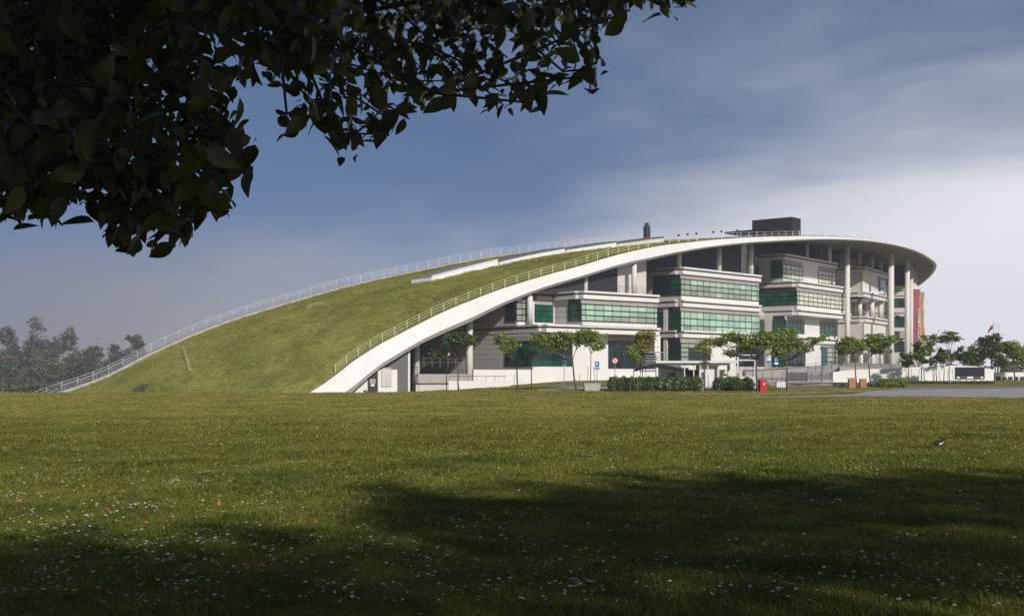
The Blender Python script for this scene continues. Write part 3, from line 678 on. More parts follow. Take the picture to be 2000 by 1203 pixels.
for k, px in enumerate((1343, 1362, 1382, 1401, 1421, 1447, 1570)):
    i = int(np.argmin(abs(near[:, 0] / near[:, 1] - (px - 1000) / F))); p = rl[i]
    t = thing('roof_edge_lamp', 'small dark lamp on the upper roof edge, ' + ('first from the chimney', 'second from the chimney', 'third from the chimney', 'fourth from the chimney', 'fifth from the chimney', 'in front of the black canopy', 'just right of the black plant room')[k], 'lamp', p, 'lamps along the upper roof edge')
    b = MB(); b.tube([p, p + (0, 0, .95)], .03, 6); b.build('stalk', M['rail_white'], t); b = MB(); b.tube([p + (0, 0, .9), p + (0, 0, 1.0), p + (0, 0, 1.15), p + (0, 0, 1.2)], [.06, .17, .17, .05], 8); b.build('head', M['rail_dark'], t)
# sprinklers and the boarded hatch on the turf
def spray(label, pts, r):
    p0 = np.array(pts[0]); t = thing('sprinkler', label, 'sprinkler', p0, 'sprinklers on the grass roof')
    b = MB(); b.tube([p0 - (0, 0, .2), p0 + (0, 0, .12)], .05, 6); b.build('nozzle', M['steel'], t)
    b = MB(); b.tube(pts, np.linspace(r[0], r[1], len(pts)), 6); b.build('water_jet', M['spray'], t, True)
def arc(a, b_, h, n=10):
    a = np.array(a); b_ = np.array(b_); return [a + (b_ - a) * k / n + np.array((0, 0, 4 * h * (k / n) * (1 - k / n))) for k in range(n + 1)]
pa = roof_pt(*roof_at(349, 674)); pb = roof_pt(*roof_at(371, 728)); pb[2] += .1
spray('sprinkler throwing a thin arc of water near the far edge of the turf', arc(pa + (0, 0, .1), pb, .9), (.05, .2))
pa = roof_pt(*roof_at(642, 597)); pb = roof_pt(*roof_at(598, 604))
spray('sprinkler throwing a low flat spray high on the turf', arc(pa + (0, 0, .1), pb, .5), (.06, .28))
hi = roof_at(268, 764); h0 = roof_pt(*hi)
HB = thing('boarded_hatch', 'weathered brown boarded hatch lying tilted at the foot of the grass slope', 'hatch', h0)
b = MB(); A = [P(253, 768, 153.0), P(268, 768, 152.4), P(290, 751, 157), P(273, 751, 157.6)]; b.hexa([p - (0, 0, .6) for p in A] + [p for p in A]); b.build('box', M['brownslab'], HB)
for k in range(4):
    b = MB(); e0 = A[0] + (A[1] - A[0]) * (k + .06) / 4; e1 = A[0] + (A[1] - A[0]) * (k + .94) / 4; g1 = A[3] + (A[2] - A[3]) * (k + .94) / 4; g0 = A[3] + (A[2] - A[3]) * (k + .06) / 4
    q = [e0, e1, g1, g0]; b.hexa([p + (0, 0, .002) for p in q] + [p + (0, 0, .05) for p in q]); b.build('board', M['brownslab'], HB)
# concrete foot along the base of the turf
b = MB(); e0 = curb[0]; e1 = far[0]; n = 30
for k in range(n):
    p, q = e0 + (e1 - e0) * k / n, e0 + (e1 - e0) * (k + 1) / n
    b.hexa([(p[0], p[1] - .7, p[2] - 2), (q[0], q[1] - .7, q[2] - 2), (q[0], q[1] + .5, q[2] - 2), (p[0], p[1] + .5, p[2] - 2), (p[0], p[1] - .7, p[2] + .06), (q[0], q[1] - .7, q[2] + .06), (q[0], q[1] + .5, q[2] + .1), (p[0], p[1] + .5, p[2] + .1)])
b.build('foot_kerb', M['paving'], BLD)
# ------------------------------------------------------------------ lettering
def text_obj(name, body, size, origin, xdir, ydir, material, parent, ext=.01, sx=1.0):
    cu = bpy.data.curves.new(name, 'FONT'); cu.body = body; cu.size = size; cu.extrude = ext; cu.resolution_u = 2
    to = bpy.data.objects.new(name, cu); me = bpy.data.meshes.new_from_object(to); bpy.data.objects.remove(to)
    x = np.array(xdir, float) / np.linalg.norm(xdir); y = np.array(ydir, float) / np.linalg.norm(ydir); z = np.cross(x, y)
    n = len(me.vertices); v = np.zeros(n * 3); me.vertices.foreach_get('co', v); v = v.reshape(-1, 3)
    wv = np.array(origin) + v[:, :1] * sx * x + v[:, 1:2] * y + v[:, 2:3] * z - porg(parent); me.vertices.foreach_set('co', wv.reshape(-1)); me.update()
    me.materials.clear(); return link(name, me, material, parent)
# emblem on the white box of block D
lg = thing('wall_emblem', 'tall blue and white pennant emblem with lettering below on the white wall', 'sign', fD.pt(fD.a(1722), .1, L3 + 1))
def fz(f, px, py): return f.z(px, py)
e0, e1 = fD.a(1715.5), fD.a(1728.5); zt_, zb_ = fD.z(1715, 541), fD.z(1715, 568.5)
b = MB(); fbox(b, fD, e0, e0 + .22 * (e1 - e0), zb_, zt_, .02, .10); b.build('mast_bar', M['navy'], lg)
b = MB(); fbox(b, fD, e0 + .22 * (e1 - e0), e1, zb_ + .34 * (zt_ - zb_), zt_, .02, .06); b.build('field', M['signwhite'], lg)
for k, (u0, u1, c) in enumerate(((.80, 1.0, 'logo_blue'), (.60, .66, 'logo_blue'), (.44, .48, 'logo_blue'))):
    b = MB(); fbox(b, fD, e0 + .26 * (e1 - e0), e1 - .02, zb_ + u0 * (zt_ - zb_), zb_ + u1 * (zt_ - zb_), .06, .09); b.build('stripe', M[c], lg)
b = MB(); za, zb2 = zb_ + .02, zb_ + .34 * (zt_ - zb_); A = [fD.pt(e0 + .22 * (e1 - e0), .03, za), fD.pt(e1, .03, zb2), fD.pt(e0 + .22 * (e1 - e0), .03, zb2)]
n3 = np.r_[fD.n, 0] * .05; b.add(A + [p + n3 for p in A], [(0, 1, 2), (5, 4, 3), (0, 3, 4, 1), (1, 4, 5, 2), (2, 5, 3, 0)]); b.build('pennant', M['logo_blue'], lg)
z6 = fD.z(1716, 577.5); b = MB(); l0, l1 = fD.a(1716.5), fD.a(1726.5)
for k in range(7): fbox(b, fD, l0 + (l1 - l0) * k / 7, l0 + (l1 - l0) * (k + .78) / 7, z6, z6 + .42 + .06 * (k % 2), .01, .06)
b.build('lettering', M['navy'], lg)
# hanging banners
def banner(label, px0, px1, pyt, pyb, Y, m, words=None):
    a, c = cor(px0, Y), cor(px1, Y + 1.0); d = (c - a) / np.linalg.norm(c - a); n = np.array((d[1], -d[0])); W = np.linalg.norm(c - a)
    z1, z0 = EYE + (HY - pyt) / F * Y, EYE + (HY - pyb) / F * Y
    t = thing('hanging_banner', label, 'banner', (a[0], a[1], z0), 'tall banners on the columns')
    rows = []
    for i in range(25):
        z = z0 + (z1 - z0) * i / 24; rows.append([np.r_[a + d * W * k / 6 + n * (.12 * math.sin(k * 1.1 + i * .25) + .05 * math.sin(i * .9)), z] for k in range(7)])
    b = MB(); b.grid(rows); b.build('cloth', m, t, True)
    for z in np.linspace(z0 + .3, z1, 4):
        b = MB(); b.tube([np.r_[a - d * 2.0 - n * .1, z], np.r_[c + d * .25 - n * .1, z]], .07, 6); b.build('bracket', M['rail_dark'], t)
    if words: text_obj('lettering', words, 1.0, np.r_[a + d * W * .80 + n * .35, z0 + 1.0], (0, 0, 1), (-d[0], -d[1], 0), M['signwhite'], t, .01, .72)
banner('tall magenta banner with vertical white lettering hung beside the end columns', 1784, 1797, 565, 690, 244, M['magenta'], 'DISTINCTLY AMBITIOUS')
banner('tall orange banner hung just right of the magenta one', 1797.5, 1805, 571, 690, 250, M['orange'])
# ------------------------------------------------------------------ signs, posts, street furniture
def gpt(px, Y): x = (px - 1000) / F * Y; return np.array((x, Y, float(gz(x, Y))))
def disc(b, c, r, th, n=20):
    v = [(c[0] + r * math.cos(2 * math.pi * k / n), c[1] - d_, c[2] + r * math.sin(2 * math.pi * k / n)) for d_ in (0, th) for k in range(n)]
    b.add(v, [tuple(range(n)), tuple(range(n, 2 * n))[::-1]] + [(k, n + k, n + (k + 1) % n, (k + 1) % n) for k in range(n)][::1])
def plate(b, c, wdt, h, th=.02): b.hexa([(c[0] - wdt / 2, c[1] - th, c[2]), (c[0] + wdt / 2, c[1] - th, c[2]), (c[0] + wdt / 2, c[1], c[2]), (c[0] - wdt / 2, c[1], c[2]), (c[0] - wdt / 2, c[1] - th, c[2] + h), (c[0] + wdt / 2, c[1] - th, c[2] + h), (c[0] + wdt / 2, c[1], c[2] + h), (c[0] - wdt / 2, c[1], c[2] + h)])
def post_sign(name, label, px, Y, pytop, group=None):
    g = gpt(px, Y); zt = EYE + (HY - pytop) / F * Y; t = thing(name, label, 'sign', g, group)
    b = MB(); b.tube([g - (0, 0, .2), (g[0], g[1], zt)], .035, 8); b.build('pole', M['steel'], t); return t, g, zt
X_, Z_ = (1, 0, 0), (0, 0, 1)
t, g, zt = post_sign('parking_sign', 'round blue sign above a small square blue parking sign on one pole', 1102, 120, 692, 'road signs')
b = MB(); disc(b, (g[0], g[1] - .05, zt - .2), .33, .03, 8); b.build('round_plate', M['blue'], t)
b = MB(); disc(b, (g[0], g[1] - .085, zt - .24), .15, .01, 12); b.build('white_symbol', M['signwhite'], t)
b = MB(); plate(b, (g[0], g[1] - .05, zt - 1.15), .42, .58); b.build('square_plate', M['signwhite'], t)
text_obj('letter_p', 'P', .52, (g[0] - .16, g[1] - .085, zt - 1.07), X_, Z_, M['blue'], t)
t, g, zt = post_sign('parking_sign', 'blue parking sign with small caption plate beside the tree planter', 1166, 119, 706, 'road signs')
b = MB(); plate(b, (g[0], g[1] - .05, zt - .52), .42, .54); b.build('square_plate', M['blue'], t); text_obj('letter_p', 'P', .5, (g[0] - .15, g[1] - .085, zt - .43), X_, Z_, M['signwhite'], t)
b = MB(); plate(b, (g[0], g[1] - .05, zt - .78), .5, .2); b.build('caption_plate', M['blue'], t)
b = MB(); plate(b, (g[0], g[1] - .075, zt - .70), .38, .04); b.build('caption_line', M['signwhite'], t)
t, g, zt = post_sign('no_turn_sign', 'round dark red and white prohibition sign on a grey pole above the hedge', 1201, 118, 698, 'road signs')
b = MB(); disc(b, (g[0], g[1] - .05, zt - .32), .34, .03, 24); b.build('red_ring', M['signred'], t); b = MB(); disc(b, (g[0], g[1] - .085, zt - .32), .22, .01, 24); b.build('white_face', M['signwhite'], t)
b = MB(); z9 = zt - .32; y9 = g[1] - .10
b.hexa([(g[0] - .16, y9, z9 + .10), (g[0] - .11, y9, z9 + .16), (g[0] - .11, y9 + .01, z9 + .16), (g[0] - .16, y9 + .01, z9 + .10), (g[0] + .11, y9, z9 - .16), (g[0] + .16, y9, z9 - .11), (g[0] + .16, y9 + .01, z9 - .11), (g[0] + .11, y9 + .01, z9 - .16)])
b.build('slash', M['signred'], t)
b = MB(); plate(b, (g[0] + .01, g[1] - .097, z9 - .12), .05, .2, .008); plate(b, (g[0] - .05, g[1] - .097, z9 + .05), .14, .045, .008); b.build('turn_arrow', M['rail_dark'], t)
for px, Y, pt_, lab in ((1501, 150, 694, 'white and blue parking sign behind the red cabinet, left of two'), (1516, 152, 697, 'blue parking sign right of the white and blue one behind the red cabinet')):
    t, g, zt = post_sign('parking_sign', lab, px, Y, pt_, 'road signs')
    b = MB(); plate(b, (g[0], g[1] - .05, zt - .62), .5, .6); b.build('square_plate', M['blue'] if px > 1510 else M['signwhite'], t); text_obj('letter_p', 'P', .55, (g[0] - .17, g[1] - .085, zt - .52), X_, Z_, M['signwhite'] if px > 1510 else M['blue'], t)
    b = MB(); plate(b, (g[0], g[1] - .05, zt - .92), .5, .24); b.build('caption_plate', M['signwhite'] if px > 1510 else M['blue'], t)
# notice boards by the foot door
t = thing('notice_board', 'small faded pink and white notices on a post before the dark door', 'notice', gpt(728, 141.5), None)
g = gpt(728, 141.5)
b = MB(); b.tube([g, g + (0, 0, 1.9)], .03, 6); b.build('post', M['rail_dark'], t)
b = MB(); plate(b, (g[0], g[1] - .04, g[2] + 1.25), .62, .5); b.build('pink_notice', M['pinksign'], t); b = MB(); plate(b, (g[0], g[1] - .04, g[2] + .92), .4, .26); b.build('white_notice', M['signwhite'], t)
b = MB()
for k in range(4): plate(b, (g[0], g[1] - .063, g[2] + 1.33 + k * .1), .48, .03, .006)
b.build('notice_lines', M['signred'], t)
# lamp with white head, dark pole
def lamp_post(label, px, Y, pytop, head):
    g = gpt(px, Y); zt = EYE + (HY - pytop) / F * Y; t = thing('lamp_post', label, 'lamp', g, 'thin lamp posts')
    b = MB(); b.tube([g - (0, 0, .2), (g[0], g[1], zt)], [.055, .04], 8); b.build('pole', M['rail_dark'], t)
    b = MB()
    if head == 'swan':
        b.tube([(g[0], g[1], zt), (g[0] + .05, g[1], zt + .25), (g[0] + .2, g[1], zt + .3)], .03, 6); b.build('arm', M['steel'], t)
        b = MB(); b.tube([(g[0] + .2, g[1], zt + .3), (g[0] + .25, g[1], zt + .1), (g[0] + .26, g[1], zt - .12)], [.05, .16, .2], 12); b.build('lamp_head', M['bulb'], t)
    else:
        b.box((g[0], g[1], zt), .3, .3, .5); b.build('lamp_head', M['rail_dark'], t)
lamp_post('thin dark lamp post with white drooping head under the arch', 872, 133, 692, 'swan')
lamp_post('plain thin dark post standing before block window left of the parking signs', 1038, 119, 690, 'box')
lamp_post('dark lamp post with square head beside the leftmost right-hand column', 1605, 158, 684, 'box')
lamp_post('dark lamp post with square head near the tall central column', 1740, 160, 690, 'box')
# planter
g = gpt(1156, 117); PL = thing('tree_planter', 'pale tapered concrete planter holding a young green tree', 'planter', g)
b = MB(); q = [(-.75, -.75), (.75, -.75), (.75, .75), (-.75, .75)]
b.hexa([(g[0] + x * .92, g[1] + y, g[2] - .15) for x, y in q] + [(g[0] + x * 1.04, g[1] + y, g[2] + .62) for x, y in q]); b.build('tub', M['concrete'], PL)
b = MB(); b.hexa([(g[0] + x * 1.08, g[1] + y * 1.04, g[2] + .62) for x, y in q] + [(g[0] + x * 1.08, g[1] + y * 1.04, g[2] + .72) for x, y in q]); b.build('rim', M['concrete'], PL)
# red hydrant cabinet
g = gpt(1489, 114); RC = thing('hydrant_cabinet', 'red fire hose cabinet with a white badge standing by the sapling', 'cabinet', g)
b = MB(); b.box((g[0], g[1], g[2] - .05), .62, .4, 1.12, R(18)); b.build('body', M['red'], RC)
b = MB(); b.box((g[0], g[1], g[2] + 1.07), .68, .46, .06, R(18)); b.build('top', M['red'], RC)
b = MB(); b.box((g[0] - .10, g[1] - .22, g[2] + .08), .02, .03, .95, R(18)); b.build('door_gap', M['signred'], RC); b = MB(); disc(b, (g[0] + .12, g[1] - .235, g[2] + .75), .09, .02, 14); b.build('badge', M['signwhite'], RC)
# brick gate posts
for px, Y, wd, lab in ((1663.5, 125, 13, 'taller orange brick gate post left of the sapling trunk'), (1685, 126, 12, 'shorter orange brick gate post right of the sapling trunk')):
    g = gpt(px, Y); h = (757 - (739 if px < 1670 else 741)) / F * Y; ww = wd / F * Y; t = thing('brick_gate_post', lab, 'gate post', g, 'brick gate posts')
    b = MB(); b.box(g - (0, 0, .1), ww * .94, ww * .94, h + .05, 0); b.build('core', M['concrete'], t)
    nr = 11; bh = h / nr; bme = None
    for r in range(nr):
        for k in range(3):
            x0 = -ww / 2 + (k - (.5 if r % 2 else 0)) * ww / 2.5; x0, x1 = max(-ww / 2, x0), min(ww / 2, x0 + ww / 2.5 - .015)
            if x1 - x0 < .05: continue
            b = MB(); plate(b, (g[0] + (x0 + x1) / 2, g[1] - ww / 2 + .02, g[2] + r * bh + .006), x1 - x0, bh - .012, .03); b.build('brick', M['brick'], t)
    b = MB(); b.box(g + (0, 0, h), ww * 1.06, ww * 1.06, .06); b.build('coping', M['brick'], t)
# white garden wall with display board, second wall with dark panels
fW = Face(cor(1627, 142), R(2.5)); wE = fW.a(1941)
GW = thing('boundary_wall', 'long white garden wall sweeping across the right with a black display board', 'wall', (*cor(1780, 142), 1))
b = MB(); n = 26
for i in range(n):
    q = []
    for k in (i, i + 1):
        a = wE * k / n; p = fW.pt(a); px = proj((p[0], p[1], 2))[0]; zt_ = EYE + (HY - np.interp(px, [1627, 1660, 1700, 1750, 1860, 1905, 1941], [727, 722, 721, 719, 713.5, 715, 722])) / F * p[1]
        q.append((fW.pt(a, 0, -.2), fW.pt(a, -.4, -.2), fW.pt(a, -.4, zt_), fW.pt(a, 0, zt_)))
    b.hexa([q[0][0], q[1][0], q[1][1], q[0][1], q[0][3], q[1][3], q[1][2], q[0][2]])
b.build('wall', M['white'], GW)
DB = thing('display_board', 'wide black display board with white marks mounted on the white garden wall', 'display', fW.pt(fW.a(1894), .1, 2))
zA, zB = fW.z(1866, 717), fW.z(1866, 740)
b = MB(); fbox(b, fW, fW.a(1865.5), fW.a(1922.5), zB, zA, .01, .12); b.build('frame', M['rail_dark'], DB)
b = MB(); fbox(b, fW, fW.a(1867), fW.a(1921), zB + .35, zA - .06, .12, .14); b.build('screen', M['screen'], DB)
for px in (1871, 1894, 1917):
    b = MB(); fbox(b, fW, fW.a(px - (2.2 if px != 1894 else 6)), fW.a(px + (2.2 if px != 1894 else 6)), zB + .07, zB + .27, .12, .135); b.build('white_mark', M['signwhite'], DB)
fW2 = Face(cor(1943, 150), R(4))
GW2 = thing('panelled_wall', 'low white wall with dark panels at the right edge of the picture', 'wall', (*cor(1975, 150), 1))
b = MB(); fbox(b, fW2, 0, fW2.a(2060), 0, fW2.z(1945, 727), -.3, 0); b.build('wall', M['white'], GW2)
for k in range(8):
    b = MB(); fbox(b, fW2, fW2.a(1946 + k * 11.5), fW2.a(1954.5 + k * 11.5), 1.2, fW2.z(1945, 735.5), -.05, .05); b.build('dark_panel', M['louvre'], GW2)
# forecourt: ramps, platforms and railings right of centre
FC = thing('entrance_ramp', 'grey sloping entrance ramp with white side walls before the right-hand offices', 'ramp', (*cor(1570, 150), 1))
def poly_prism(pts, z0, name, m, parent):            # pts: (x,y,ztop)
    b = MB(); n = len(pts); b.add([(p[0], p[1], z0) for p in pts] + [tuple(p) for p in pts], [tuple(range(n))[::-1], tuple(range(n, 2 * n))] + [(k, (k + 1) % n, n + (k + 1) % n, n + k) for k in range(n)]); return b.build(name, m, parent)
poly_prism([P(1440, 741, 139), P(1626, 741, 140), P(1660, 727, 175), P(1500, 727, 175)], -.5, 'platform', M['paving'], FC)
poly_prism([P(1455, 727, 147), P(1530, 722, 148), P(1640, 712, 176), P(1450, 722, 178)], -.5, 'ramp_slab', M['asphalt'], FC)
poly_prism([P(1500, 722, 149), P(1538, 719, 149.5), P(1538, 718, 152), P(1500, 721, 152)], 0, 'grass_verge', M['lawn'], FC)
railing('railing', [P(px, 744, 138.5) for px in np.linspace(1470, 1625, 16)], 1.0, 5, 1.1, M['rail_dark'], FC, .03, .014)
railing('railing', [P(px, 727 - (px - 1580) * .16, 151 + (px - 1580) * .05) for px in np.linspace(1578, 1655, 10)], 1.0, 3, 1.4, M['rail_dark'], FC, .03, .014)
railing('railing', [P(px, 711 + (px - 1660) * .08, 165) for px in np.linspace(1660, 1740, 10)], 1.0, 3, 1.4, M['rail_dark'], FC, .03, .014)
poly_prism([P(1640, 716, 160), P(1760, 720, 160), P(1790, 712, 205), P(1650, 708, 205)], 0, 'upper_forecourt', M['paving'], FC)
t = thing('slatted_screen', 'dark slatted panel fixed on the ramp railing behind the sapling trunk', 'screen', P(1556, 744, 137.5))
for k in range(6):
    b = MB(); c0 = P(1556, 743.5 - k * 2.7, 137.6); plate(b, c0, 42 / F * 137.5, .11, .04); b.build('slat', M['rail_dark'], t)
b = MB(); b.tube([P(1537, 746, 137.7), P(1537, 727, 137.7)], .05, 6); b.tube([P(1575, 746, 137.7), P(1575, 727, 137.7)], .05, 6); b.build('posts', M['rail_dark'], t)
t = thing('chevron_board', 'low white board with blue chevrons at the foot of the ramp', 'sign', P(1526, 758, 126)); c0 = P(1526, 757.5, 126)
b = MB(); plate(b, c0, 18 / F * 126, 11.5 / F * 126, .06); b.build('board', M['signwhite'], t)
for k in range(4):
    x = c0[0] - .40 + k * .22; b = MB()
    for s in (0, 1):
        z0, z1 = (c0[2] + .08, c0[2] + .3) if not s else (c0[2] + .52, c0[2] + .3)
        b.hexa([(x, c0[1] - .075, z0), (x + .05, c0[1] - .075, z0), (x + .05, c0[1] - .062, z0), (x, c0[1] - .062, z0), (x + .12, c0[1] - .075, z1), (x + .17, c0[1] - .075, z1), (x + .17, c0[1] - .062, z1), (x + .12, c0[1] - .062, z1)])
    b.build('chevron', M['blue'], t)
poly_prism([P(1503, 757, 128), P(1640, 755, 130), P(1640, 747, 134), P(1503, 749, 134)], 0, 'kerb_wall', M['asphalt'], FC)
# guard house with flat roof and tent canopy
GH = thing('guard_house', 'white guard house with a long flat canopy roof behind the hedge', 'guard house', gpt(1370, 126))
def px_box(name, px0, px1, pyt, pyb, Y, dep, m, parent):
    a, c = P(px0, pyb, Y), P(px1, pyt, Y); b = MB(); b.box(((a[0] + c[0]) / 2, Y + dep / 2, a[2]), c[0] - a[0], dep, c[2] - a[2]); return b.build(name, m, parent)
px_box('roof_slab', 1281, 1441, 704.5, 709, 122, 4.5, M['fascia'], GH); px_box('roof_beam', 1283, 1425, 709, 713, 122.3, 3.8, M['beige'], GH)
px_box('wall', 1366, 1402, 713, 764, 123, 2.4, M['white'], GH); px_box('booth_wall', 1289, 1345, 718, 764, 124.5, 1.6, M['white'], GH)
px_box('window', 1309, 1319, 727, 742, 124.4, .12, M['pane_dark'], GH); px_box('window', 1335, 1365, 722, 738, 124.4, .12, M['louvre'], GH)
for px in (1337, 1355, 1368, 1382.5): px_box('post', px - 1, px + 1, 713, 764, 122.4, .1, M['fascia'], GH)
px_box('column', 1421, 1426, 711, 764, 123.5, .3, M['column'], GH); px_box('post', 1401.5, 1405, 712, 764, 122.5, .2, M['fascia'], GH); px_box('wall', 1405, 1421, 722, 764, 125.5, .2, M['white'], GH)
SH = thing('shelter', 'white framed open shelter gate right of the guard house', 'shelter', gpt(1455, 124))
for px in (1441, 1475): px_box('post', px - 1.5, px + 1.5, 697, 760, 123, .15, M['fascia'], SH)
px_box('top_beam', 1439, 1477, 702, 704.5, 122.9, .2, M['fascia'], SH); px_box('roof_panel', 1439, 1477, 692.5, 694, 123.3, 1.4, M['fascia'], SH); px_box('panel', 1442, 1474, 735, 757, 124.2, .1, M['white'], SH)
railing('railing', [P(px, 735 - (px - 1443) * -.1, 124) for px in (1443, 1458, 1473)], 1.1, 3, .7, M['rail_dark'], SH, .02, .014)
SG = thing('white_pole_sign', 'narrow white upright sign before the guard house posts', 'sign', gpt(1372, 118)); px_box('board', 1370, 1376, 726, 740, 118, .05, M['signwhite'], SG); px_box('stripe', 1372.2, 1373.8, 728, 738, 117.93, .03, M['rail_dark'], SG); px_box('pole', 1372.4, 1373.8, 740, 763, 118.05, .06, M['steel'], SG)
CT = thing('car_port_tent', 'low dark curved fabric canopy on thin posts above the hedge', 'canopy', gpt(1285, 119))
rows = []
for i in range(13):
    u = i / 12; r_ = []
    for k in range(5):
        v = k / 4; p = P(1239 + 92 * u, 725 - 8.2 * math.sin(math.pi * min(1, u * 1.0)) ** .8, 117 + 4.5 * v); p[2] += .25 * math.sin(math.pi * v); r_.append(p)
    rows.append(r_)
b = MB(); b.grid(rows); b.grid([[p - (0, 0, .06) for p in r] for r in rows]); b.build('fabric', M['canopy'], CT, True)
for px, Y in ((1281, 117.3), (1306, 117.3), (1281, 121), (1318, 121)):
    b = MB(); p = gpt(px, Y); b.tube([p, (p[0], p[1], EYE + (HY - 719) / F * Y)], .05, 6); b.build('post', M['steel'] if px == 1281 else M['rail_dark'], CT)
# flag poles
for px, pt_, fl_ in ((1941, 628, 1), (1946, 630, 0), (1951, 632, 0)):
    Y = 190 + (px - 1941) * .4; g = gpt(px, Y); zt_ = EYE + (HY - pt_) / F * Y
    t = thing('flagpole', 'white flagpole flying a drooping red flag' if fl_ else ('bare white flagpole next to the one with the flag' if px == 1946 else 'bare white flagpole furthest right of three'), 'flagpole', g, 'flagpoles')
    b = MB(); b.tube([g, (g[0], g[1], zt_)], [.11, .07], 8); b.build('pole', M['rail_white'], t)
    if fl_:
        rows = []
        for i in range(9):
            u = i / 8; rows.append([(g[0] - .08 - u * .8 - .12 * math.sin(v * 3), g[1] - .12 * math.sin(u * 7 + v), zt_ - .2 - u * 1.2 - v * (.8 - .3 * u)) for v in np.linspace(0, 1, 6)])
        b = MB(); b.grid(rows); b.build('flag', M['flagred'], t, True)
# ------------------------------------------------------------------ road and paths
strip('road', [(2040, 778.5), (1900, 776.5), (1760, 775), (1700, 774.5), (1640, 775.5)], [(2040, 757), (1900, 759), (1800, 760), (1740, 761), (1700, 764)], M['asphalt'], .03, 40, 10)
strip('kerb_strip', [(1700, 764.3), (1620, 767), (1500, 770), (1400, 771.8), (1325, 772.4)], [(1700, 762.6), (1620, 765.3), (1500, 768.6), (1400, 770.4), (1325, 771)], M['paving'], .05, 30, 2)
strip('path', [(1700, 773.5), (1620, 776), (1540, 777), (1460, 777.2)], [(1700, 770), (1620, 773), (1540, 775), (1460, 776)], M['paving'], .05, 30, 3)
strip('pavement', [(2040, 757), (1900, 759), (1800, 760), (1740, 761)], [(2040, 755.6), (1900, 757.6), (1800, 758.4), (1740, 759.4)], M['paving'], .08, 30, 2)
strip('road_marking', [(1690, 769.6), (1704, 767.6), (1716, 766.2)], [(1691, 768.8), (1705, 766.9), (1716, 765.3)], M['signwhite'], .07, 10, 1)
strip('service_path', [(1190, 760), (1120, 761), (1050, 762.5)], [(1190, 755), (1120, 756), (1050, 759)], M['asphalt'], .04, 20, 3)
# ------------------------------------------------------------------ vegetation helpers
def leaf_cloud(name, C, size, material, parent, up=.55, kind=None, shape='diamond', aspect=.55, droop=None):
    """many small leaf faces: centres C (n,3)"""
    n = len(C); C = np.asarray(C); nrm = rng.normal(size=(n, 3)); nrm[:, 2] = np.abs(nrm[:, 2]) + up; nrm /= np.linalg.norm(nrm, axis=1)[:, None]
    t = rng.normal(size=(n, 3)); t -= (t * nrm).sum(1)[:, None] * nrm; t /= np.linalg.norm(t, axis=1)[:, None]; s_ = np.cross(nrm, t)
    sz = (np.asarray(size) * rng.uniform(.65, 1.3, n))[:, None]
    v = np.stack([C - t * sz, C - t * sz * .1 + s_ * sz * aspect + nrm * sz * .12, C + t * sz, C - t * sz * .1 - s_ * sz * aspect + nrm * sz * .12], 1).reshape(-1, 3) - porg(parent)
    me = bpy.data.meshes.new(name); me.vertices.add(4 * n); me.vertices.foreach_set('co', v.ravel())
    idx = np.arange(4 * n).reshape(n, 4); tri_ = np.stack([idx[:, [0, 1, 2]], idx[:, [0, 2, 3]]], 1).reshape(-1)
    me.loops.add(len(tri_)); me.loops.foreach_set('vertex_index', tri_); me.polygons.add(2 * n); me.polygons.foreach_set('loop_start', np.arange(2 * n) * 3)
    me.update(calc_edges=True); o = link(name, me, material, parent)
    if kind: o['kind'] = kind
    return o
def clump_points(c, r, n, nsub=9, shell=.55):
    """points in lumpy sub-clusters through an ellipsoid"""
    c = np.array(c); r = np.array(r); out = []
    u = rng.normal(size=(nsub, 3)); u /= np.linalg.norm(u, axis=1)[:, None]; subs = c + u * r * (rng.uniform(.25, 1, nsub) ** .6)[:, None] * .82
    wgt = rng.uniform(.5, 1.5, nsub); wgt /= wgt.sum()
    for k in range(nsub):
        m = int(n * wgt[k]); q = rng.normal(size=(m, 3)) * .5; out.append(subs[k] + q * r * rng.uniform(.30, .62) * np.array((1, 1, .8)))
    return np.concatenate(out)
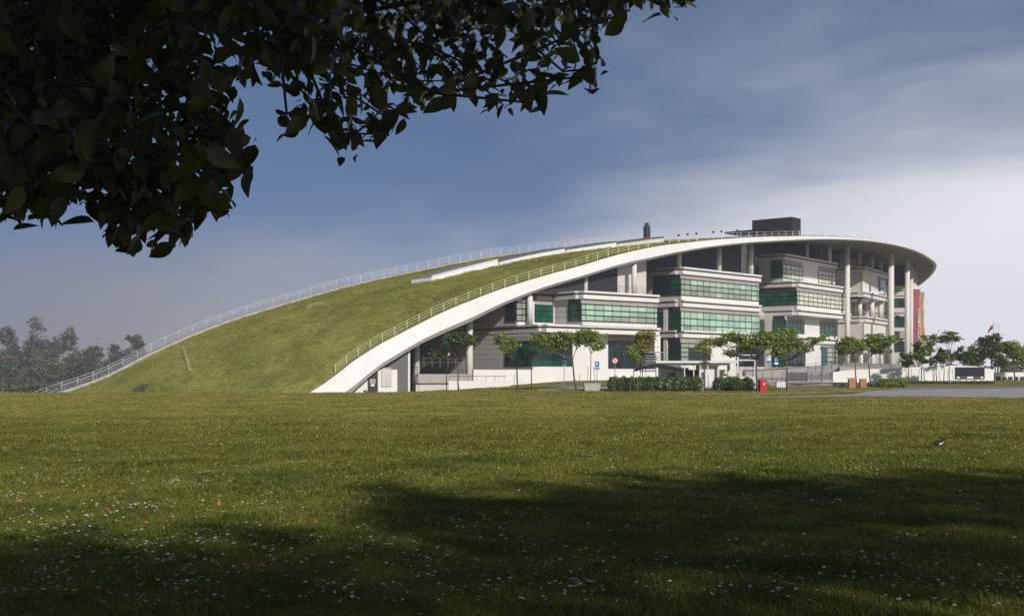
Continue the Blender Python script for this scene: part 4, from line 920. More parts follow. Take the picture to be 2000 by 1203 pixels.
def sapling(label, px, Y, lobes, leaf, nleaf, lsize=.15, fork=None, bark='bark', trunk_r=.07, lean=0.0, stakes=0, stake_h=1.6, base_z=None, group='young trees along the lawn edge', nsub=10, cat='tree', name='young_tree', depth=None):
    """lobes: (px, py, rx px, ry px[, dY]); fork: (px, py) where limbs part"""
    g = gpt(px, Y) if base_z is None else np.array((*cor(px, Y), base_z)); s = Y / F
    t = thing(name, label, cat, g, group)
    if fork is None: fork = (px + lean, max(l[1] + l[3] * .7 for l in lobes))
    fk = P(fork[0], fork[1], Y); mid = (g + fk) / 2 + np.array(((random.random() - .5) * .15, 0, 0))
    b = MB(); b.tube([g - (0, 0, .15), g + (mid - g) * .5 + (rng.normal() * .03, 0, 0), mid, fk], [trunk_r * 1.15, trunk_r, trunk_r * .9, trunk_r * .75], 8); b.build('trunk', M[bark], t, True)
    b = MB(); pts = []; tot = sum(l[2] * l[3] for l in lobes)
    for l in lobes:
        dY = l[4] if len(l) > 4 else rng.normal() * .5
        c = P(l[0], l[1], Y + dY); r = np.array((l[2] * s, min(l[2], 34) * s * .85, l[3] * s))
        r = r * 1.12; q = clump_points(c, r, int(1.0 * nleaf * l[2] * l[3] / tot), nsub); pts.append(q)
        e = c + (0, 0, -r[2] * .1); b.tube([fk - (0, 0, .1), fk + (e - fk) * .5 + (0, 0, -.12 * abs(e[0] - fk[0]) + .05), e], [trunk_r * .6, trunk_r * .42, trunk_r * .2], 6)
        for k in range(7):
            e2 = q[rng.integers(len(q))]; m_ = fk + (e - fk) * rng.uniform(.4, .9); b.tube([m_, (m_ + e2) / 2 + rng.normal(size=3) * .05, e2], [trunk_r * .26, trunk_r * .18, .008], 4)
    b.build('branches', M[bark], t, True)
    leaf_cloud('crown', np.concatenate(pts), lsize, M[leaf], t)
    for k in range(stakes):
        a = -1 if k == 0 else (1 if k == 1 else .1); p = g + np.array((a * .38, (-.15 if k < 2 else .3), 0)); b = MB(); b.tube([p - (0, 0, .1), p + (-a * .14, 0, stake_h)], .028, 6); b.build('stake', M['wood'], t)
    return t
sapling('dark leafy young tree in front of the white column under the arch', 896, 130, [(880, 668, 22, 18), (905, 660, 24, 14), (925, 664, 12, 12), (860, 690, 16, 10)], 'leaf_dark', 1700, .17, fork=(895, 705), trunk_r=.075)
sapling('bare thin young tree with few leaves left of the dark leafy one', 812, 136, [(818, 712, 10, 16), (830, 705, 12, 10)], 'leaf_dark', 120, .13, fork=(813, 735), bark='bark_pale', trunk_r=.05, stakes=2, stake_h=2.2)
sapling('young tree with bare V-shaped limbs and two leafy tufts at the lamp post', 1010, 121, [(976, 664, 12, 15), (1000, 672, 13, 14), (985, 682, 14, 9), (1040, 690, 12, 10)], 'leaf_mid', 1100, .16, fork=(1009, 706), trunk_r=.075, stakes=1)
sapling('leaning young tree with wide flat crown behind the round blue sign', 1126, 117, [(1060, 668, 24, 14), (1085, 674, 26, 20), (1102, 660, 22, 12), (1050, 658, 14, 10), (1130, 668, 10, 10)], 'leaf_mid', 2200, .16, fork=(1118, 700), trunk_r=.085, lean=-8, stakes=2)
sapling('bright green young tree growing from the concrete planter', 1154, 117, [(1152, 662, 22, 16), (1140, 654, 16, 11), (1162, 676, 18, 10), (1178, 676, 6, 6)], 'leaf_bright', 1700, .15, fork=(1154, 688), trunk_r=.05, bark='bark_pale', base_z=1.1, stakes=2, stake_h=1.7)
sapling('small dark green sapling tied to stakes in front of the hedge left part', 1238, 114, [(1236, 692, 13, 14), (1230, 682, 8, 9), (1244, 700, 9, 7)], 'leaf_mid', 900, .13, fork=(1238, 708), trunk_r=.045, stakes=3)
sapling('yellow-green young tree rising behind the hedge and small sapling', 1256, 121, [(1258, 654, 20, 10), (1254, 668, 22, 10), (1258, 680, 15, 9)], 'leaf_yellow', 1500, .13, fork=(1256, 692), trunk_r=.045, bark='bark_pale', stakes=2, stake_h=2.0)
sapling('small tiered sapling with yellowish tuft before the guard house', 1377, 113, [(1376, 680, 16, 14), (1381, 668, 10, 9), (1376, 708, 9, 5)], 'leaf_yellow', 900, .12, fork=(1377, 714), trunk_r=.04, stakes=2)
sapling('broad umbrella-shaped tree with forked limbs left of the red cabinet', 1480, 114, [(1408, 668, 20, 12), (1440, 662, 26, 13), (1470, 668, 26, 16), (1492, 660, 22, 13), (1428, 690, 12, 8), (1455, 678, 20, 8), (1500, 676, 14, 9)], 'leaf_mid', 3200, .17, fork=(1477, 700), trunk_r=.10)
sapling('broad tree with long drooping leafy limb right of the red cabinet', 1537, 115, [(1512, 664, 24, 16), (1535, 656, 26, 14), (1545, 676, 26, 14), (1520, 690, 18, 10), (1590, 664, 20, 6), (1574, 680, 16, 6), (1610, 657, 10, 4)], 'leaf_mid', 3000, .17, fork=(1537, 703), trunk_r=.095)
sapling('green young tree standing between the two brick gate posts', 1673, 126, [(1650, 672, 16, 14), (1670, 678, 20, 15), (1642, 684, 10, 9)], 'leaf_mid', 1900, .16, fork=(1671, 703), trunk_r=.08)
sapling('bright green young tree leaning beside the right brick gate post', 1702, 127, [(1705, 660, 20, 10), (1698, 676, 22, 12), (1722, 670, 18, 12), (1740, 664, 14, 8), (1712, 686, 14, 8)], 'leaf_bright', 2600, .16, fork=(1696, 696), trunk_r=.075, lean=-6)
RT = 'young trees along the white garden wall'
sapling('small dark round-headed tree nearest the clipped bush by the white wall', 1775, 138, [(1770, 702, 14, 13), (1764, 694, 8, 8)], 'leaf_dark', 900, .16, trunk_r=.06, stakes=2, group=RT)
sapling('slender dark tree with narrow crown below the banners', 1799, 138, [(1798, 690, 14, 14), (1792, 674, 12, 10), (1802, 704, 12, 8)], 'leaf_dark', 1300, .15, trunk_r=.06, stakes=2, group=RT)
sapling('bright leafy tree behind the wall right of the banners', 1818, 150, [(1817, 660, 14, 9), (1822, 676, 14, 10), (1812, 688, 12, 8)], 'leaf_mid', 1300, .16, trunk_r=.07, group=RT)
sapling('thin dark tree second from the left end of the display board', 1829, 138, [(1830, 702, 14, 10), (1836, 692, 9, 7), (1820, 708, 8, 6)], 'leaf_dark', 800, .15, trunk_r=.055, stakes=2, group=RT)
sapling('tall umbrella-topped tree with bare forked limbs rising above its neighbours', 1855, 139, [(1853, 656, 20, 8), (1846, 664, 15, 7), (1862, 662, 13, 7)], 'leaf_dark', 1300, .14, fork=(1853, 690), trunk_r=.055, bark='bark_pale', stakes=2, group=RT)
sapling('dark tree crown just left of the display board', 1843, 141, [(1845, 694, 12, 10), (1838, 686, 7, 6), (1856, 700, 10, 8)], 'leaf_dark', 800, .15, trunk_r=.05, group=RT)
sapling('dense dark tree behind the display board', 1886, 147, [(1880, 695, 18, 15), (1895, 700, 16, 12), (1876, 680, 8, 7)], 'leaf_dark', 2000, .16, trunk_r=.07, group=RT)
sapling('airy tree with thin twigs standing behind the display board right half', 1912, 147, [(1908, 698, 16, 13), (1900, 684, 12, 8)], 'leaf_mid', 900, .14, trunk_r=.06, group=RT)
sapling('large spreading dark tree in front of the flagpoles', 1936, 146, [(1930, 672, 22, 10), (1940, 662, 18, 9), (1935, 690, 26, 14), (1952, 676, 16, 12), (1916, 664, 9, 7)], 'leaf_dark', 3200, .17, trunk_r=.09, group=RT)
sapling('dense green tree at the right edge of the picture', 1982, 146, [(1978, 684, 22, 16), (1995, 680, 20, 16), (1968, 676, 14, 12), (1990, 700, 24, 14)], 'leaf_mid', 3400, .17, trunk_r=.09, group=RT)
sapling('small low tree between the large dark tree and the right edge', 1960, 144, [(1958, 704, 16, 12), (1950, 712, 12, 8)], 'leaf_dark', 1100, .15, trunk_r=.05, group=RT)
# shrubs
def shrub(label, px0, px1, pyt, pyb, Y, leaf, n, ls=.10, name='shrub', group='clipped shrubs', dep=1.2):
    g = gpt((px0 + px1) / 2, Y); s = Y / F; t = thing(name, label, 'shrub', g, group); W = (px1 - px0) * s; H = (pyb - pyt) * s; pts = []
    k = max(2, int(W / .8)); b = MB()
    for i in range(k):
        c = g + np.array((-W / 2 + W * (i + .5) / k, rng.normal() * .1, H * .48)); r = np.array((W / k * .78, dep * .6, H * .55 * rng.uniform(.9, 1.1)))
        u = rng.normal(size=(n // k, 3)); u /= np.linalg.norm(u, axis=1)[:, None]; pts.append(c + u * r * (rng.uniform(.45, 1.02, n // k) ** .5)[:, None] * (1 + .12 * np.sin(u[:, :1] * 7 + i) * np.cos(u[:, 2:] * 6)))
        for q in range(3): b.tube([(c[0] + rng.normal() * .08, c[1], g[2] - .05), c + rng.normal(size=3) * .15], [.025, .012], 5)
    b.build('stems', M['bark_dark'], t); q = np.concatenate(pts); q = q[q[:, 2] > g[2] + .02]; leaf_cloud('foliage', q, ls, M[leaf], t, up=.3)
shrub('long dark clipped hedge in front of the guard house', 1190, 1370, 734, 764, 115, 'leaf_hedge', 9000, name='hedge', group=None)
shrub('round bushy shrub just right of the guard house wall', 1396, 1430, 735, 761, 117, 'leaf_hedge', 2300)
shrub('round bushy shrub with lighter top left of the shelter gate', 1428, 1468, 735, 761, 116, 'leaf_hedge', 2600)
shrub('low bright clipped shrub before the white garden wall', 1716, 1769, 740, 757.5, 126, 'leaf_mid', 3000)
for k, (a, c) in enumerate(((1628, 1660), (1690, 1714))): shrub('sparse low weeds at the foot of the wall left of the brick posts' if k == 0 else 'low weedy growth between brick post and clipped shrub', a, c, 750, 757, 128, 'leaf_dark', 500, .07, name='weeds', group='low growth at the wall foot', dep=.5)
shrub('narrow dark planting strip at the foot of the white garden wall', 1772, 1940, 747, 752.5, 137, 'leaf_dark', 3500, .09, name='planting_strip', group='low growth at the wall foot', dep=.6)
shrub('dark hedge above the panelled wall at the right edge', 1942, 2050, 716, 728, 153, 'leaf_mid', 3200, .12, name='hedge', group=None)
# far trees on the left, each one standing by itself
def far_tree(label, px, pyt, wpx, Y, n, squash=1.0, leaf='leaf_far', base=768, group='hazy trees on the far left'):
    Y = Y * 1.3; s = Y / F; g = np.array((*cor(px, Y), -4.5)); H = EYE + (HY - pyt) * s - g[2]; t = thing('far_tree', label, 'tree', g, group)
    b = MB(); b.tube([g - (0, 0, .5), g + (0, 0, H * .3), g + (wpx * s * .04, 0, H * .62)], [H * .03, H * .024, H * .012], 7)
    for k in range(5):
        a = rng.uniform(0, 6.28); b.tube([g + (0, 0, H * rng.uniform(.25, .45)), g + (math.cos(a) * wpx * s * .3, math.sin(a) * wpx * s * .3, H * rng.uniform(.55, .8))], [H * .012, H * .004], 5)
    b.build('trunk', M['bark'], t)
    pts = []
    W = wpx * s / 2
    for k in range(22):
        u = rng.uniform(.06, 1.0) ; rr = W * (1.0 - .55 * max(0, u - .5) / .5) * rng.uniform(.45, .95); a = rng.uniform(0, 6.28)
        c = g + (math.cos(a) * rr * .8, math.sin(a) * rr * .6, H * (.1 + .83 * u)); pts.append(clump_points(c, (W * .46, W * .4, H * .14), n // 15, 5))
    leaf_cloud('crown', np.concatenate(pts), .55, M[leaf], t)
far_tree('hazy grey-green tree cut off by the left edge of the picture', 10, 636, 60, 330, 2600)
far_tree('tallest hazy tree standing left of the arch', 82, 628, 84, 345, 3800)
far_tree('hazy tree just right of the tallest far-left tree', 135, 646, 60, 350, 2600)
far_tree('low rounded hazy tree in front of the tallest one', 40, 676, 80, 305, 2600)
far_tree('broad low hazy tree halfway to the foot of the roof', 165, 676, 90, 315, 3000)
far_tree('thin-topped hazy tree behind the broad low one', 185, 660, 50, 360, 1500)
far_tree('small hazy tree in the dip before the roof edge', 212, 684, 56, 350, 1600)
far_tree('round hazy tree standing close above the far roof edge', 262, 654, 68, 365, 3400)
far_tree('low hazy tree right beside the far roof edge', 232, 676, 60, 340, 2000)
far_tree('dark low tree in the far-left corner by the lawn', 105, 706, 90, 290, 2200, leaf='leaf_dark')
far_tree('dark low tree at the left edge by the lawn', 5, 708, 70, 290, 1800, leaf='leaf_dark')
far_tree('low bushy hazy tree filling the left of the gap by the roof foot', 70, 716, 80, 280, 2200)
far_tree('low bushy hazy tree beside the foot of the far roof edge', 150, 712, 90, 285, 2400)
shrub('pale hazy bush at the far edge of the lawn on the left', 26, 100, 748, 771, 240, 'leaf_far', 2600, .3, name='far_bush', group=None, dep=4)
bpy.data.objects['far_bush'].location.z = -2.2; WLOC['far_bush'] = np.array(bpy.data.objects['far_bush'].location)
# tree belt far behind the right-hand wall
for k, (px, pt_, w_) in enumerate(((1850, 706, 60), (1905, 702, 70), (1960, 700, 70), (2010, 696, 80), (1795, 712, 40))):
    far_tree(('pale distant tree behind the garden wall, ' + ('below the umbrella-topped tree', 'behind the display board', 'left of the right edge', 'cut by the right edge', 'beside the banners')[k]), px, pt_, w_, 300, 1500, group='distant trees on the right')
# ------------------------------------------------------------------ grass
def tuft(name, nb, h, spread, material, seed, wd=.006):
    r = np.random.default_rng(seed); b = MB()
    for k in range(nb):
        a = r.uniform(0, 6.28); p = np.array((r.normal() * spread, r.normal() * spread, -.01)); hh = h * r.uniform(.5, 1.2); bend = r.uniform(.2, 1.0) * hh; d = np.array((math.cos(a), math.sin(a), 0)); s_ = np.array((-d[1], d[0], 0)) * wd * r.uniform(.7, 1.4)
        m = p + d * bend * .3 + np.array((0, 0, hh * .6)); t = p + d * bend + np.array((0, 0, hh))
        b.add([p - s_, p + s_, m + s_ * .8, m - s_ * .8, t], [(0, 1, 2, 3), (3, 2, 4)])
    me = b.mesh(name); me.materials.append(material); return bpy.data.objects.new(name, me)
def scatter(name, pts, scl, protos, parent=None, kind='stuff', tilt=.25, label=None, cat=None, align=None):
    me = bpy.data.meshes.new(name); me.vertices.add(len(pts)); me.vertices.foreach_set('co', np.asarray(pts, float).ravel()); a = me.attributes.new('sc', 'FLOAT', 'POINT'); a.data.foreach_set('value', np.asarray(scl, float)); me.update()
    o = bpy.data.objects.new(name, me); col.objects.link(o); o['kind'] = kind
    if parent is not None: o.parent = parent
    if label: o['label'] = label; o['category'] = cat
    ng = bpy.data.node_groups.new(name, 'GeometryNodeTree'); ng.interface.new_socket('Geometry', in_out='INPUT', socket_type='NodeSocketGeometry'); ng.interface.new_socket('Geometry', in_out='OUTPUT', socket_type='NodeSocketGeometry')
    N = ng.nodes; L = ng.links; gi = N.new('NodeGroupInput'); go = N.new('NodeGroupOutput'); iop = N.new('GeometryNodeInstanceOnPoints'); jn = N.new('GeometryNodeJoinGeometry')
    for p in protos:
        oi = N.new('GeometryNodeObjectInfo'); oi.inputs['Object'].default_value = p; oi.inputs['As Instance'].default_value = True; L.new(oi.outputs['Geometry'], jn.inputs[0])
    iop.inputs['Pick Instance'].default_value = True
    rv = N.new('FunctionNodeRandomValue'); rv.data_type = 'FLOAT_VECTOR'; rv.inputs[0].default_value = (-tilt, -tilt, 0); rv.inputs[1].default_value = (tilt, tilt, 6.283)
    na = N.new('GeometryNodeInputNamedAttribute'); na.data_type = 'FLOAT'; na.inputs['Name'].default_value = 'sc'
    L.new(gi.outputs[0], iop.inputs['Points']); L.new(jn.outputs[0], iop.inputs['Instance']); L.new(rv.outputs[0], iop.inputs['Rotation']); L.new(na.outputs[0], iop.inputs['Scale']); L.new(iop.outputs[0], go.inputs[0])
    md = o.modifiers.new('scatter', 'NODES'); md.node_group = ng; return o
def inpoly(x, y, poly):
    ins = np.zeros(len(x), bool); n = len(poly); j = n - 1
    for i in range(n):
        xi, yi = poly[i]; xj, yj = poly[j]
        c = ((yi > y) != (yj > y)) & (x < (xj - xi) * (y - yi) / (yj - yi + 1e-12) + xi); ins ^= c; j = i
    return ins
def lawn_pts(y0, y1, dens, wide=.52, pad=3):
    A = (y1 - y0) * 2 * (wide * (y0 + y1) / 2 + pad); n = int(A * dens); y = rng.uniform(y0, y1, n * 2); x = rng.uniform(-1, 1, n * 2) * (wide * y1 + pad); k = np.abs(x) < wide * y + pad; x, y = x[k], y[k]
    keep = np.ones(len(x), bool)
    for pl in ROAD_POLYS: keep &= ~inpoly(x, y, pl)
    keep &= ~((y > 112) & (x > 4) & (y > 122)); x, y = x[keep], y[keep]
    return np.stack([x, y, gz(x, y)], -1)
T1 = [tuft('grass_tuft_%s' % 'abc'[k], 16, .075, .045, M['grass'], k + 1) for k in range(3)]
T2 = [tuft('wide_tuft_%s' % 'abc'[k], 16, .05, .11, M['grass_dry'], k + 11, .012) for k in range(3)]
T3 = [tuft('roof_tuft_%s' % 'abc'[k], 16, .10, .20, M['roofgrass'], k + 21, .02) for k in range(3)]
def fade(p, a, b_):                                  # thin out linearly from a (all) to b (none)
    k = rng.random(len(p)) > (p[:, 1] - a) / (b_ - a); return p[k]
p1 = fade(lawn_pts(7, 20, 420), 15, 20); p2 = fade(lawn_pts(15, 64, 130), 24, 62); p3 = lawn_pts(20, 70, 30); p3 = p3[rng.random(len(p3)) < (p3[:, 1] - 20) / 30]; p4 = lawn_pts(70, 138, 9)
def patch(p):                                        # uneven growth: thin worn spots and rank clumps
    x, y = p[:, 0], p[:, 1]; n_ = np.sin(x * .9 + 1.1 * np.sin(y * .53)) * np.sin(y * .71 + 1.4 * np.sin(x * .37)) + .6 * np.sin(x * 2.3 + y * 1.1) * np.sin(y * 2.7 - x * .8) + .4 * np.sin(x * 5.1) * np.sin(y * 4.3)
    return np.clip(.92 + .36 * n_, .4, 1.8)
scatter('lawn_grass', p1, patch(p1) * rng.uniform(.6, 1.25, len(p1)), T1); scatter('lawn_grass', p2, patch(p2) * rng.uniform(.7, 1.4, len(p2)), T1)
scatter('lawn_grass', p3, patch(p3) * rng.uniform(.8, 1.5, len(p3)), T2); scatter('lawn_grass', p4, patch(p4) * rng.uniform(1.0, 1.9, len(p4)), T2)
iv = rng.uniform(0, 75, 60000); jv = rng.uniform(0.1, NJ - 1.2, 60000)
i0 = iv.astype(int); j0 = jv.astype(int); s_ = (iv - i0)[:, None]; t_ = (jv - j0)[:, None]
rp = (TOP[i0, j0] * (1 - s_) + TOP[i0 + 1, j0] * s_) * (1 - t_) + (TOP[i0, j0 + 1] * (1 - s_) + TOP[i0 + 1, j0 + 1] * s_) * t_
scatter('grass', rp - porg(BLD), rng.uniform(.6, 1.5, len(rp)), T3, roof_o)
# flowers: the nearest ones singly, the rest as ground cover
b = MB(); n = 9
for k in range(n):
    a0, a1 = 2 * math.pi * (k - .36) / n, 2 * math.pi * (k + .36) / n; b.add([(0, 0, 0), (.013 * math.cos(a0), .013 * math.sin(a0), .002), (.0165 * math.cos((a0 + a1) / 2), .0165 * math.sin((a0 + a1) / 2), .001), (.013 * math.cos(a1), .013 * math.sin(a1), .002)], [(0, 1, 2, 3)])
b.mi = 1; b.add([(.005 * math.cos(k), .005 * math.sin(k), .003) for k in range(6)], [(0, 1, 2, 3, 4, 5)])
b.mi = 2; b.tube([(0, 0, -.075), (.004, 0, 0)], .0012, 3)
dm = b.mesh('daisy'); dm.polygons.foreach_set('material_index', b.m)
for m_ in ('petal', 'daisyeye', 'grass'): dm.materials.append(M[m_])
daisy_proto = bpy.data.objects.new('daisy_flower', dm)
def flower_field(n):
    out = []
    while len(out) < n:
        py = 800 + 395 * rng.random() ** .8; px = rng.uniform(-40, 2040)
        dens = .30 + .7 * math.exp(-((px - 150) / 420) ** 2) * math.exp(-((py - 1000) / 130) ** 2) + .35 * math.exp(-((px - 1000) / 400) ** 2 - ((py - 905) / 40) ** 2)
        if rng.random() > dens: continue
        k = 1 + int(rng.random() < .6) * int(rng.exponential(4)); c = gp(px, py)[:2]
        for q in range(k): out.append(c + rng.normal(size=2) * (.12 + .06 * c[1] / 10))
    o = np.array(out); return np.stack([o[:, 0], o[:, 1], gz(o[:, 0], o[:, 1]) + .07 + .02 * rng.random(len(o))], -1)
fl_ = flower_field(3000); order = np.argsort(fl_[:, 1]); vis = [i for i in order if fl_[i, 1] > 10.3 and abs(fl_[i, 0]) < .41 * fl_[i, 1]]
single = set(vis[:160])
for i in vis[:160]:
    o = bpy.data.objects.new('daisy', dm); col.objects.link(o); o.location = fl_[i]; o.rotation_euler = (rng.normal() * .35, rng.normal() * .35, rng.uniform(0, 6.28)); s1 = rng.uniform(.8, 1.35); o.scale = (s1, s1, s1)
    tag(o, 'small white daisy flower in the nearest part of the lawn', 'daisy', 'daisies in the near lawn', 'thing')
rest = np.array([fl_[i] for i in range(len(fl_)) if i not in single]); scatter('far_daisies', rest, rng.uniform(.8, 1.5, len(rest)), [daisy_proto], tilt=.4)
def dry_mesh(seed):
    r = np.random.default_rng(seed); b = MB(); rows = []
    for u in np.linspace(-1, 1, 6):
        wd = .42 * (1 - abs(u) ** 1.7) + .03; rows.append([(u * .06, v * wd * .06, .018 * abs(v) + .02 * u * u + r.normal() * .003) for v in (-1, -.4, .4, 1)])
    b.grid(rows); me = b.mesh('fallen_leaf'); me.materials.append(M['dryleaf']); return me
DM = [dry_mesh(k) for k in range(4)]
drop = []
while len(drop) < 190:
    py = 805 + 360 * rng.random() ** 1.1; px = rng.uniform(0, 2000)
    if rng.random() > .2 + .8 * math.exp(-((px - 250) / 500) ** 2) + .5 * math.exp(-((px - 950) / 250) ** 2 - ((py - 890) / 30) ** 2): continue
    c = gp(px, py); 
    for q in range(1 + int(rng.exponential(.9))): drop.append(c + np.r_[rng.normal(size=2) * .25, .055])
drop = sorted(drop, key=lambda p: p[1])
for i, p in enumerate(drop[:90]):
    o = bpy.data.objects.new('fallen_leaf', DM[i % 4]); col.objects.link(o); o.location = p; o.rotation_euler = (rng.normal() * .5, rng.normal() * .5, rng.uniform(0, 6.28)); s1 = rng.uniform(.7, 1.15); o.scale = (s1, s1, s1)
    tag(o, 'curled orange-brown leaf fallen on the foreground lawn', 'leaf', 'fallen leaves on the near lawn', 'thing')
scatter('far_fallen_leaves', np.array(drop[90:]), rng.uniform(.8, 1.2, len(drop) - 90), [bpy.data.objects.new('dry_leaf_proto', DM[k]) for k in range(4)], tilt=.5)
# ------------------------------------------------------------------ the magpie
g = gp(1834, 880); g[2] += .045; MG = thing('magpie', 'black and white magpie with long tail standing on the lawn at right', 'bird', g)
def loft(b, sts, n=14):
    rings = []
    for (x, z, ry, rz_) in sts: rings.append([(x, ry * math.cos(2 * math.pi * k / n), z + rz_ * math.sin(2 * math.pi * k / n)) for k in range(n)])
    base = len(b.v); b.v += [p for r in rings for p in r]
    for i in range(len(sts) - 1):
        for k in range(n):
            b.f.append((base + i * n + k, base + i * n + (k + 1) % n, base + (i + 1) * n + (k + 1) % n, base + (i + 1) * n + k))
            x, z = (sts[i][0] + sts[i + 1][0]) / 2, math.sin(2 * math.pi * (k + .5) / n)
            b.m.append(1 if (-.05 < x < .088 and z < .1) else (2 if x < -.06 else 0))
    b.f += [tuple(base + k for k in range(n))[::-1], tuple(base + (len(sts) - 1) * n + k for k in range(n))]; b.m += [0, 0]
b = MB(); loft(b, [(-.30, .118, .014, .004), (-.22, .116, .018, .006), (-.13, .115, .022, .012), (-.08, .118, .036, .030), (-.03, .130, .050, .046), (.03, .150, .056, .056), (.075, .175, .050, .050), (.10, .205, .036, .036), (.118, .232, .030, .031), (.142, .240, .026, .027), (.158, .238, .014, .013), (.178, .233, .006, .005), (.190, .229, .002, .002)])
th_ = .25; ca, sa = math.cos(th_), math.sin(th_)
b.v = [((p[0] * ca - p[1] * sa) * 1.12 + g[0], (p[0] * sa + p[1] * ca) * 1.12 + g[1], p[2] * 1.12 + g[2]) for p in b.v]
b.build('body', [M['feather_black'], M['feather_white'], M['feather_blue']], MG, True)
b = MB()
for sgn in (-1, 1):
    pts = []
    for x, z, hh in ((.06, .182, .016), (.0, .172, .028), (-.07, .150, .024), (-.15, .132, .010)):
        for dz in (hh, -hh): pts.append((x, sgn * (.057 - abs(x) * .15), z + dz))
    b.add([((p[0] * ca - p[1] * sa) * 1.12 + g[0], (p[0] * sa + p[1] * ca) * 1.12 + g[1], p[2] * 1.12 + g[2]) for p in pts], [(0, 1, 3, 2), (2, 3, 5, 4), (4, 5, 7, 6)])
b.build('wing', M['feather_blue'], MG)
for sgn in (-1, 1):
    b = MB(); b.tube([g + (.02, sgn * .022, .12), g + (.005, sgn * .024, .06), g + (.02, sgn * .024, .0)], [.008, .004, .004], 5); b.build('leg', M['feather_black'], MG)
# ------------------------------------------------------------------ the big tree the picture is taken under
MASK = [(-400, 400), (0, 412), (70, 432), (118, 416), (150, 372), (190, 372), (165, 440), (190, 462), (240, 472), (300, 482), (350, 478), (378, 448), (385, 405), (420, 415), (448, 395), (490, 345), (488, 295), (440, 275), (492, 252), (430, 200), (470, 150), (530, 140), (545, 190), (540, 250), (600, 245), (632, 262), (660, 303), (690, 300), (700, 268), (745, 285), (765, 250), (792, 235), (750, 215), (830, 198), (868, 200), (905, 190), (940, 212), (985, 222), (1042, 222), (1068, 196), (1050, 160), (1100, 150), (1135, 168), (1180, 152), (1182, 100), (1150, 80), (1165, 55), (1185, 40), (1290, 14), (1350, 2), (1380, -40), (1300, -700), (-400, -700)]
MPX = np.array(MASK, float)
SHY = [(-600, 1075), (0, 1062), (150, 1040), (330, 1075), (480, 1030), (690, 1045), (740, 928), (850, 930), (960, 950), (1100, 925), (1250, 912), (1330, 940), (1420, 912), (1600, 925), (1800, 905), (2000, 912), (2600, 912)]  # upper edge of the lawn shade that the unseen crowns are shaped to
sx_, sy_ = zip(*SHY)
def grow(nodes, root, trunk_pts):
    """join crown points into a branching tree: each point hangs on the best earlier node"""
    N_ = [np.array(p, float) for p in trunk_pts]; par = [i - 1 for i in range(len(N_))]; L_ = [0.0]
    for i in range(1, len(N_)): L_.append(L_[-1] + np.linalg.norm(N_[i] - N_[i - 1]))
    start = 2
    for p in nodes:
        A = np.array(N_[start:]); d = np.linalg.norm(A - p, axis=1); cost = d + .22 * np.array(L_[start:])
        inview = p[1] > .8 and -60 < proj(p)[0] < 2000 and -60 < proj(p)[1] < 900
        for kk in (np.argsort(cost)[:14] if inview else ()):                   # twigs do not bridge open sky
            bad = False
            for u in (.3, .5, .7):
                m3 = A[kk] * (1 - u) + p * u
                if m3[1] > .8:
                    a_, b_ = proj(m3)
                    if 0 < a_ < 2000 and 0 < b_ < 900 and not inpoly(np.array([a_]), np.array([b_]), MPX)[0]: bad = True
            if bad: cost[kk] += 4
        k = int(np.argmin(cost)) + start
        q = N_[k]; D = np.linalg.norm(p - q); m = max(1, int(D / .35))
        for s in range(1, m + 1):
            N_.append(q + (p - q) * s / m + (rng.normal(size=3) * .07 * D if s < m else 0)); par.append(k if s == 1 else len(N_) - 2); L_.append(L_[par[-1]] + D / m)
    return np.array(N_), par
def inmask(p):
    if p[1] < .6: return True
    px, py = proj(p)
    if py < -60 or px < -90 or px > 2090: return True
    return False
def leaf_mesh_arrays(n_rows=5):
    us = np.linspace(0, 1, n_rows + 1); vv = []; ff = []
    for u in us:
        wd = .30 * math.sin(math.pi * min(1, u ** .85)) ** .9 * (1 - .25 * u) if 0 < u < 1 else .004
        sag = -.16 * u * u; vv += [(-wd, u, sag + wd * .30), (0, u, sag), (wd, u, sag + wd * .30)]
    for i in range(n_rows):
        a = i * 3; ff += [(a, a + 1, a + 4, a + 3), (a + 1, a + 2, a + 5, a + 4)]
    return np.array(vv), np.array(ff)
LV, LF = leaf_mesh_arrays()
LV2, LF2 = leaf_mesh_arrays(2)
def leaf_frames(C, D, size):
    n = len(C); y = D / np.linalg.norm(D, axis=1)[:, None]; r = rng.normal(size=(n, 3)); r[:, 2] += 1.2; x = np.cross(y, r); x /= np.linalg.norm(x, axis=1)[:, None]; z = np.cross(x, y); return x, y, z
def leaves_joined(name, C, D, size, material, parent, V, Fq):
    x, y, z = leaf_frames(C, D, size); n = len(C); v = (C[:, None] + size[:, None, None] * (V[None, :, :1] * x[:, None] + V[None, :, 1:2] * y[:, None] + V[None, :, 2:] * z[:, None])).reshape(-1, 3) - porg(parent)
    f = (np.arange(n)[:, None, None] * len(V) + Fq[None]).reshape(-1, 4); me = bpy.data.meshes.new(name); me.vertices.add(len(v)); me.vertices.foreach_set('co', v.ravel()); me.loops.add(f.size); me.loops.foreach_set('vertex_index', f.ravel()); me.polygons.add(len(f)); me.polygons.foreach_set('loop_start', np.arange(len(f)) * 4); me.update(calc_edges=True)
    o = link(name, me, material, parent, True); o['kind'] = 'stuff'; return o
